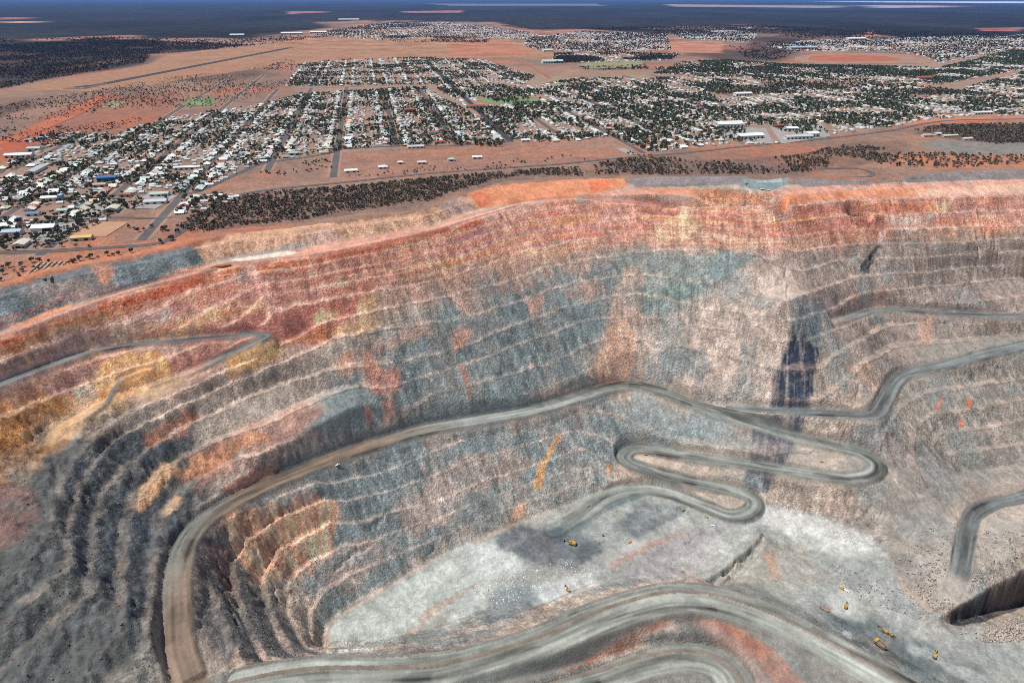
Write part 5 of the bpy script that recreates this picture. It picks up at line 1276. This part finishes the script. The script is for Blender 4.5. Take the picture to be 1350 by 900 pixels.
# far bush, thinning with distance
r3 = np.random.default_rng(77)
def farbush(P, n, rr):
    x0, x1 = min(p[0] for p in P), max(p[0] for p in P); y0, y1 = min(p[1] for p in P), max(p[1] for p in P)
    x = r3.uniform(x0, x1, n); y = r3.uniform(y0, y1, n); ok = inside(P, x, y) & visible(x, y, 20) & (fbm(x, y, 260, 3, 3) > r3.uniform(-.35, .15, n))
    return [(a, b, r3.uniform(*rr), 'bush') for a, b in zip(x[ok], y[ok])]
BU0 = region([(-60,62),(0,52),(150,50),(300,54),(400,46),(520,30),(600,32),(520,38),(430,50),(330,62),(150,58),(0,62)], [(760,38),(1000,34),(1160,42),(1420,46),(1420,52),(1160,50),(1100,58),(1000,44),(860,46)])
BU = region([(-60,80),(0,60),(140,51),(320,60),(300,68),(200,72),(190,84),(60,106),(0,119),(-60,130)], [(0,190),(0,140),(60,130),(140,118),(190,107),(280,96),(335,90),(370,84),(380,110),(330,138),(215,150),(140,175),(40,190)], [(960,62),(1040,54),(1080,62),(1020,82),(985,78)], [(500,48),(650,50),(640,57),(520,56)],
             [(1000,106),(1120,108),(1240,104),(1240,128),(1120,130),(1010,118)], [(860,90),(1000,84),(1240,92),(1240,100),(1000,98),(880,100)], [(760,89),(850,87),(855,92),(770,94)], [(350,88),(380,78),(395,84),(380,112),(360,110)])
far = farbush(BU0[0], 14000, (5, 9)) + farbush(BU0[1], 16000, (6, 10)) + farbush(BU[0], 42000, (3, 6)) + farbush(BU[1], 9000, (2, 3.6)) + farbush(BU[2], 3000, (4, 8)) + farbush(BU[3], 2500, (4, 8)) + farbush(BU[4], 2200, (3, 6)) + farbush(BU[5], 3200, (3.5, 6)) + farbush(BU[6], 500, (4, 7)) + farbush(BU[7], 700, (3, 5))
for P in FAR: far += farbush(P, int(7000 * (1 if P is not FAR[3] else 3)), (4, 8))
TA = np.array([(t[0], t[1], t[2]) for t in TL]); tx, ty = project(TA[:, 0], TA[:, 1], 0.0)
score = TA[:, 2] / np.hypot(TA[:, 0], TA[:, 1]) * ((tx > -5) & (tx < 1355)); top = np.argsort(-score)[:300]; tsel = set(top.tolist())
vs = sorted([i for i in top if TL[i][3] == 'verge'], key=lambda i: TA[i, 0]); vnum = {i: n for n, i in enumerate(vs)}
for i in top:
    z = TL[i][3]; r_ = TL[i][2]; k = int(np.argmin([abs(t[0] - r_) for t in TREES])); s = r_ / TREES[k][0]
    e = empty('eucalyptus_tree', (TA[i, 0], TA[i, 1], 0), R2.uniform(0, 6.28)); e.scale = (s, s, s)
    sz = 'large' if r_ > 3.9 else 'middling' if r_ > 2.9 else 'small'
    if z == 'verge': lab, g = f"{sz} dark olive tree on the red verge above the bunds, {ordi(vnum[i])} from the left", 'trees on the red verge'
    elif z == 'wood': lab, g = f"{sz} grey-olive eucalyptus in the open wood behind the tan bund", f'{sz} trees in the open wood'
    elif z == 'scrub': lab, g = f"{sz} dark eucalyptus in the scrub between highway and pit rim", f'{sz} trees in the scrub'
    elif z == 'highway': lab, g = f"{sz} tree on the open ground beside the highway", f'{sz} trees beside the highway'
    elif z == 'street': 
        jj = int(np.argmin([abs(to_uv(*TA[i, :2])[1] - v) for v in STREETS_V])); lab, g = f"{sz} dark street tree lining the {ordi(max(jj - 2, 0))} straight street", f'{sz} street trees of the {ordi(max(jj - 2, 0))} street'
    else:
        jj = int(np.floor((to_uv(*TA[i, :2])[1] + 950) / 127)); lab, g = f"{sz} dark green garden tree among roofs of the {ordi(max(jj, 0))} town block", f'{sz} garden trees of the {ordi(max(jj, 0))} block'
    tag(e, lab, 'tree', g); link('crown', TREES[k][1], e); link('trunk', TREES[k][2], e)
def tree_mass(name, T, label, mat_rgb, nl=16, seed=3):
    r = np.random.default_rng(seed); T = np.array([t[:3] for t in T]); n = len(T)
    d = r.normal(size=(n, nl, 3)); d /= np.linalg.norm(d, axis=2)[..., None]; d *= r.uniform(.35, 1, (n, nl, 1)); d[..., 2] *= .62
    R_ = T[:, 2][:, None, None]; C = np.stack([T[:, 0], T[:, 1], T[:, 2] * 1.05], -1)[:, None] + d * R_ * .85
    a = r.normal(size=(n, nl, 3)); a /= np.linalg.norm(a, axis=2)[..., None]; b = np.cross(a, r.normal(size=(n, nl, 3))); b /= np.linalg.norm(b, axis=2)[..., None]
    s = R_ * r.uniform(.28, .55, (n, nl, 1)); V = np.stack([C + a*s, C + b*s, C - a*s, C - b*s], 2).reshape(-1, 3)
    V[:, 2] = np.maximum(V[:, 2], 0.02 + .3 * r.random(len(V)))
    me = build_mesh(name, V, np.arange(len(V)).reshape(-1, 4), False)
    tint = np.repeat(r.uniform(.6, 1.5, n), nl)[:, None] * np.array(mat_rgb)[None] * np.repeat(np.stack([r.uniform(.9, 1.25, n), r.uniform(.9, 1.15, n), r.uniform(.8, 1.1, n)], 1), nl, 0)
    a_ = me.attributes.new('paint', 'FLOAT_COLOR', 'FACE'); a_.data.foreach_set('color', np.concatenate([tint, np.ones((len(tint), 1))], 1).astype(np.float32).ravel())
    me.materials.append(attr_mat(name + '_leaves', 'paint', .9)); o = link(name, me); tag(o, label, None, None, 'stuff'); return o
rest = [t for i, t in enumerate(TL) if i not in tsel]
tree_mass('woodland', [t for t in rest if t[3] in ('wood', 'scrub', 'highway', 'verge')], 'brown-grey scrub and eucalyptus wood between town and pit', (.120,.104,.078), 18, 4)
tree_mass('town_trees', [t for t in rest if t[3] in ('garden', 'street')], 'dark green garden trees between the pale roofs', (.066,.084,.048), 13, 5)
tree_mass('bushland', far, 'dark bush beyond the town and airfield', (.042,.042,.034), 7, 6)
# ------------------------------------------------------------------ mine machinery and small things in the pit
MS = 0.86
def place(px, py):
    x, y, z = hit(np.array([float(px)]), np.array([float(py)])); return float(x[0]), float(y[0]), float(height(x, y)[0])
def heading(p, q):                                      # facing of a machine from two bearings on the ground
    a, b = place(*p), place(*q); return math.atan2(b[1] - a[1], b[0] - a[0])
def wheels(e, spots, r, w, mat=M_blk):
    for x, y in spots:
        o = link('wheel', MB().cyl((x, y - w/2, r), (x, y + w/2, r), r, n=14).mesh('wheel', mat), e)
        link('rim', MB().cyl((x, y - w/2 - .05, r), (x, y + w/2 + .05, r), r * .45, n=10).mesh('rim', M_yel), o)
def haul_truck(p, q, lab, s=1.0):
    x, y, z = place(*p); e = empty('haul_truck', (x, y, z), heading(p, q)); e.scale = (s * MS, s * MS, s * MS); tag(e, lab, 'truck')
    link('chassis', MB().box(-4.8, 5.6, -1.4, 1.4, 1.5, 2.6).box(4.2, 6.2, -2.9, 2.9, 1.3, 3.2).mesh('chassis', M_yel), e)
    tr = MB(); P = [(-6.2,-3.5,4.6),(-5.2,-3.0,3.2),(2.6,-3.0,2.7),(3.6,-3.5,6.2),(6.6,-3.5,6.4),(6.6,3.5,6.4),(3.6,3.5,6.2),(2.6,3.0,2.7),(-5.2,3.0,3.2),(-6.2,3.5,4.6),(-6.4,-3.6,5.3),(-6.4,3.6,5.3)]
    tr.poly(P, [(0,1,8,9),(1,2,7,8),(2,3,6,7),(3,4,5,6),(0,10,3,2,1),(9,8,7,6,11)]).box(3.5,6.7,-3.6,3.6,6.38,6.62)
    link('dump_tray', tr.mesh('dump_tray', M_yel), e)
    link('load', MB().poly([(-5.2,-2.8,4.9),(3.2,-2.8,5.2),(3.2,2.8,5.2),(-5.2,2.8,4.9),(-1,0,6.3)], [(0,1,4),(1,2,4),(2,3,4),(3,0,4)]).mesh('load', M_steel), e)
    c = link('cab', MB().box(4.3, 6.0, 0.4, 2.6, 3.2, 5.4, .2, .1).mesh('cab', M_yel), e)
    link('windscreen', MB().box(5.86, 6.02, .7, 2.4, 4.1, 5.1).mesh('windscreen', M_glass), c)
    link('grille', MB().box(6.2, 6.3, -1.2, 1.2, 1.5, 3.0).mesh('grille', M_blk), e)
    wheels(e, [(4.2,-2.9),(4.2,2.9),(-2.9,-2.6),(-2.9,2.6)], 1.8, 1.3); return e
def tracks(e, L_, W_, g):
    for sy in (-1, 1):
        m = MB(); y0, y1 = sorted((sy * g, sy * (g + W_))); m.box(-L_/2, L_/2, y0, y1, .15, 1.25, .4, 0)
        link('track', m.mesh('track', M_blk), e)
def digger(p, q, lab, s=1.0, mat=None, pose=0):
    mat = mat or M_yel; x, y, z = place(*p); e = empty('excavator', (x, y, z), heading(p, q)); e.scale = (s * MS, s * MS, s * MS); tag(e, lab, 'excavator')
    tracks(e, 6.4, 1.0, 1.3)
    b = link('body', MB().box(-4.2, 2.2, -2.1, 2.1, 1.5, 3.6, .15, .15).mesh('body', mat), e)
    link('counterweight', MB().box(-5.1, -4.2, -2.0, 2.0, 1.5, 3.3, .1, .1).mesh('counterweight', M_steel), b)
    c = link('cab', MB().box(.6, 2.9, .7, 2.2, 3.6, 5.3, .15, .1).mesh('cab', mat), e)
    link('window', MB().box(2.74, 2.92, .9, 2.05, 4.0, 5.1).mesh('window', M_glass), c)
    def beam(a, d, r0, r1, nm, par=e, mt=mat): return link(nm, MB().cyl(a, d, r0, r1, 6).mesh(nm, mt), par)
    k = (2.0, -.3, 2.6); m1 = (5.4, -.3, 7.4) if pose == 0 else (6.4, -.3, 5.6); m2 = (9.4, -.3, 5.2); m3 = (9.8, -.3, 2.0)
    bo = beam(k, m1, .55, .5, 'boom'); beam(m1, m2, .5, .4, 'boom_end', bo); st = beam(m2, m3, .42, .3, 'stick')
    link('hydraulic_ram', MB().cyl((1.9, -.3, 3.6), (4.6, -.3, 5.6), .2, n=6).mesh('hydraulic_ram', M_steel), bo)
    link('bucket', MB().poly([(9.2,-1.3,2.2),(10.6,-1.3,2.3),(10.4,-1.3,.7),(8.6,-1.3,.5),(9.2,.7,2.2),(10.6,.7,2.3),(10.4,.7,.7),(8.6,.7,.5)], [(0,1,2,3),(7,6,5,4),(0,4,5,1),(1,5,6,2),(2,6,7,3)]).mesh('bucket', M_steel), st)
    return e
def dozer(p, q, lab, s=1.0, loader=False):
    x, y, z = place(*p); nm = 'wheel_loader' if loader else 'bulldozer'; e = empty(nm, (x, y, z), heading(p, q)); e.scale = (s * MS, s * MS, s * MS); tag(e, lab, 'loader' if loader else 'bulldozer')
    link('body', MB().box(-3.4, 2.6, -1.1, 1.1, 1.2, 2.9, .1, .1).mesh('body', M_yel), e)
    c = link('cab', MB().box(-1.6, .6, -.95, .95, 2.9, 4.4, .2, .15).mesh('cab', M_yel), e); link('window', MB().box(.4, .58, -.75, .75, 3.2, 4.1).mesh('window', M_glass), c)
    bl = MB()
    if loader: bl.poly([(4.6,-2,1.6),(4.6,2,1.6),(4.4,2,.2),(4.4,-2,.2),(6,-2,.2),(6,2,.2)], [(0,1,2,3),(3,2,5,4),(0,3,4),(1,5,2)])
    else: bl.box(3.6, 3.9, -2.5, 2.5, .1, 2.0)
    link('bucket' if loader else 'blade', bl.mesh('blade', M_steel), e); link('push_arm', MB().box(1, 3.7, -1.75, -1.5, .7, 1.0).box(1, 3.7, 1.5, 1.75, .7, 1.0).mesh('push_arm', M_yel), e)
    if loader: wheels(e, [(2.2,-1.5),(2.2,1.5),(-2.2,-1.5),(-2.2,1.5)], 1.1, .8)
    else: tracks(e, 5.4, .7, 1.1); link('ripper', MB().box(-4.6, -3.4, -.3, .3, .5, 1.8).mesh('ripper', M_steel), e)
    return e
def drill(p, q, lab, s=1.0, mat=None):
    x, y, z = place(*p); e = empty('drill_rig', (x, y, z), heading(p, q)); e.scale = (s * MS, s * MS, s * MS); tag(e, lab, 'drill rig')
    tracks(e, 4.6, .6, .9); link('body', MB().box(-3.2, 1.6, -1.3, 1.3, 1.3, 3.0, .1, .1).mesh('body', mat or M_or), e)
    link('cab', MB().box(.2, 1.7, .2, 1.3, 3.0, 4.2, .1, .1).mesh('cab', mat or M_or), e)
    link('mast', MB().box(2.0, 2.5, -.3, .3, .3, 10.0).mesh('mast', M_steel), e); return e
def pickup(p, q, lab, mat, s=1.0):
    x, y, z = place(*p); e = empty('utility_vehicle', (x, y, z + .05), heading(p, q)); e.scale = (s * MS, s * MS, s * MS); tag(e, lab, 'car')
    link('body', MB().box(-2.6, 2.6, -.95, .95, .5, 1.15, .1, .05).mesh('body', mat), e)
    c = link('cab', MB().box(-.6, 1.4, -.9, .9, 1.15, 1.85, .35, .12).mesh('cab', mat), e); link('windscreen', MB().box(1.12, 1.3, -.7, .7, 1.25, 1.7).mesh('windscreen', M_glass), c)
    wheels(e, [(1.6,-.85),(1.6,.85),(-1.6,-.85),(-1.6,.85)], .4, .25); return e
haul_truck((1160,852), (1154,848), 'loaded yellow haul truck standing alone on the dark floor at lower right', 1.15)
digger((1166,832), (1158,826), 'yellow excavator with its boom toward the scree, above the haul truck', .95)
dozer((1174,837), (1180,842), 'yellow wheel loader just behind the excavator near white dust patches', 1.1, True)
digger((1232,865), (1234,856), 'brown-yellow excavator nearest the right rubble, working in a dark patch', 1.0, pose=1)
digger((1115,800), (1117,790), 'pale yellow excavator with a long black shadow on the pale floor', .85)
drill((1083,802), (1080,800), 'left of two small orange drill rigs on the pale floor', .8); drill((1091,806), (1095,808), 'right of two small orange drill rigs on the pale floor', .8)
pickup((1110,776), (1114,778), 'small yellow service truck beside the foot of the grey scree', M_yel, 1.5); pickup((1116,779), (1119,781), 'small pale service truck behind the yellow one at the scree foot', M_white, 1.4)
digger((754,717), (744,714), 'large orange-yellow mining shovel at the dark broken-rock heap', 1.35); digger((749,778), (743,770), 'small tan excavator reaching toward the pale blasted floor', .85, pose=1)
dozer((901,673), (897,675), 'small dark bulldozer on the track above the terraces', .8); pickup((830,715), (833,713), 'tiny orange vehicle on the pale terraced floor', M_or, 1.2)
pickup((852,599), (855,598), 'tiny orange marker vehicle inside the left hairpin of the ramp', M_or, 1.2); pickup((1083,609), (1086,609), 'tiny yellow vehicle parked inside the right hairpin of the ramp', M_yel, 1.2)
pickup((445,613), (450,611), 'white van driving on the brown haul road', M_white, 1.25); pickup((775,667), (779,664), 'tiny orange vehicle on the dark ramp foot', M_or, 1.2)
pickup((932,682), (936,684), 'tiny tan service vehicle outside the lowest hairpin', M_yel, 1.2); pickup((940,693), (944,694), 'tiny white service vehicle outside the lowest hairpin', M_white, 1.2)
digger((984,243), (990,241), 'yellow excavator parked on the grey lookout pad', .7)
drill((795,706), (799,708), 'small dark drill rig on the bench right of the shovel', .7, M_steel)
# lookout: white barrier at the brink, with its shadow painted as a black wall
x, y, z = place(1008, 251); e = empty('lookout_barrier', (x, y, z), heading((1001,250), (1016,252))); tag(e, 'low white barrier above its black painted shadow at the edge of the lookout pad', 'wall')
link('wall', MB().box(-8, 9, -.8, .8, -2, 1.6).mesh('wall', M_dark), e); link('white_barrier', MB().box(-8.2, 9.2, -1, 1.4, 1.6, 2.0).mesh('white_barrier', M_white), e)  # the dark wall box is the painted shadow of the white barrier
# core sample yard: rows of stacked tan trays
M_tray = simple('weathered_timber', (.42,.35,.25), .95, var=.3, scale=.4)
a = np.array(at(27, 371, 0)); b = np.array(at(53, 347.5, 0)); cR = np.array(at(68, 368, 0)); n_r = 6
dirr = (b - a) / np.linalg.norm(b - a); ln = np.linalg.norm(b - a); rng5 = np.random.default_rng(5)
for k in range(n_r):
    st0 = a + (cR - a) * k / (n_r - 1) * .92; m = MB(); t = 0
    while t < ln:
        l_ = rng5.uniform(1.5, 3.2); h_ = rng5.uniform(.9, 2.0); o_ = rng5.uniform(-.3, .3)
        m.box(t, t + l_, -1.2 + o_, 1.2 + o_, 0, h_); t += l_ + (.0 if rng5.random() < .7 else 1.0)
    o = link('core_tray_row', m.mesh('core_tray_row', M_tray), None, (st0[0], st0[1], 0.25), math.atan2(dirr[1], dirr[0]))
    tag(o, f'{ORD[k]} row from the left of stacked tan core trays in the yard', 'tray row', 'rows of core trays')
# far lattice mast
x, y = at(500, 24, 0); m = MB(); H_ = 110
for k in range(4): m.cyl((3*(-1)**(k//2), 3*(-1)**(k % 2), 0), (.5*(-1)**(k//2), .5*(-1)**(k % 2), H_), .5, .3, 4)
for k in range(10): m.box(-2.6+k*.22, 2.6-k*.22, -2.6+k*.22, 2.6-k*.22, k*11+5, k*11+5.6)
tag(link('radio_mast', m.mesh('radio_mast', M_white), None, (x, y, 0), 0), 'thin pale radio mast rising from the far bush', 'mast')
for px, py, h_, lab in [(572,146,16,'white clock tower beside the red-roofed hotel on the main street'), (1041,189,22,'thin white pole with crossarms beside the highway near the factory')]:
    x, y = at(px, py, 0); e = empty('clock_tower' if h_ < 20 else 'power_pole', (x, y, 0), GRID_RZ); tag(e, lab, 'tower' if h_ < 20 else 'pole')
    if h_ < 20: link('shaft', MB().box(-3, 3, -3, 3, 0, h_, .3, .3).mesh('shaft', WALLM[1]), e); link('roof', MB().box(-3.3, 3.3, -3.3, 3.3, h_, h_+4, 3, 3).mesh('roof', ROOFM['pale grey']), e); link('clock_face', MB().cyl((0,-2.9,h_-3), (0,-2.6,h_-3), 1.5, n=12).mesh('clock_face', M_white), e)
    else: link('pole', MB().cyl((0,0,0), (0,0,h_), .5, .3, 6).mesh('pole', M_white), e); link('crossarm', MB().box(-3, 3, -.2, .2, h_-2, h_-1.6).mesh('crossarm', M_white), e)

# ------------------------------------------------------------------ loose rock
def rubble(name, polys, n, size, rgb, label, seed, flat=1.0):
    r = np.random.default_rng(seed); xs = []; ys = []
    for P, fr_ in polys:
        hx_, hy_, _ = hit(np.array([p[0] for p in P], float), np.array([p[1] for p in P], float)); Q = list(zip(hx_, hy_)); need = int(n * fr_); got = 0
        while got < need:
            x = r.uniform(hx_.min(), hx_.max(), need * 2); y = r.uniform(hy_.min(), hy_.max(), need * 2); k = inside(Q, x, y); x, y = x[k][:need-got], y[k][:need-got]
            xs.append(x); ys.append(y); got += len(x)
    x = np.concatenate(xs); y = np.concatenate(ys); ix_ = np.clip(np.searchsorted(GX, x), 0, len(GX)-1); iy_ = np.clip(np.searchsorted(GY, y), 0, len(GY)-1); okr = ROADD[iy_, ix_] > 2; x, y = x[okr], y[okr]; z = height(x, y); m = len(x)
    s = size[0] + (size[1] - size[0]) * r.random(m) ** 2.5
    base = np.array([(1,0,0),(-1,0,0),(0,1,0),(0,-1,0),(0,0,1),(0,0,-1)], float); V = base[None] * s[:, None, None] * r.uniform(.6, 1.3, (m, 6, 1)) + r.normal(0, .25, (m, 6, 3)) * s[:, None, None]
    V[..., 2] *= flat
    t = r.uniform(0, 6.28, m); c, sn = np.cos(t)[:, None], np.sin(t)[:, None]; vx = V[..., 0]*c - V[..., 1]*sn; vy = V[..., 0]*sn + V[..., 1]*c
    V = np.stack([vx + x[:, None], vy + y[:, None], V[..., 2] + z[:, None] + (s * .25 * flat)[:, None]], -1).reshape(-1, 3)
    f = np.array([(0,2,4),(2,1,4),(1,3,4),(3,0,4),(2,0,5),(1,2,5),(3,1,5),(0,3,5)]); Fq = (f[None] + (np.arange(m) * 6)[:, None, None]).reshape(-1, 3)
    me = build_mesh(name, V, Fq, False); tint = np.repeat(r.uniform(.65, 1.3, m), 8)[:, None] * np.array(rgb)[None]
    a_ = me.attributes.new('paint', 'FLOAT_COLOR', 'FACE'); a_.data.foreach_set('color', np.concatenate([tint, np.ones((len(tint), 1))], 1).astype(np.float32).ravel())
    me.materials.append(attr_mat(name + '_stone', 'paint', .95)); tag(link(name, me), label, None, None, 'stuff')
rubble('rubble', [([(1285,840),(1320,830),(1350,822),(1350,846),(1290,846)], .2), ([(1262,835),(1290,828),(1350,812),(1350,835),(1290,838)], .15), ([(1215,740),(1262,745),(1300,760),(1245,808),(1205,780)], .28), ([(1180,740),(1230,690),(1350,700),(1345,745),(1200,790)], .3)], 2600, (.3, 2.0), tuple(lin((170,160,148))), 'broken rock scattered over the lower right slopes', 1)
rubble('scree', [([(0,900),(0,640),(120,600),(230,700),(220,900)], .1), ([(262,720),(420,700),(425,860),(320,870)], .15), ([(1100,440),(1350,330),(1350,640),(1180,640)], .25), ([(830,440),(1060,420),(1040,560),(840,500)], .1), ([(1090,740),(1200,780),(1240,820),(1130,790)], .1)], 6000, (.2, 1.1), tuple(lin((132,124,118))), 'small loose stones lying on the pit walls', 2)
rubble('blast_hole_cuttings', [([(612,775),(650,758),(700,752),(690,790),(650,800)], .4), ([(690,700+60),(740,735),(790,752),(740,775),(700,775)], .35), ([(1085,695),(1130,700),(1140,720),(1100,722)], .25)], 620, (.5, 1.3), (.80,.81,.78), 'small white heaps of drill cuttings on the blasted floor', 3, .4)
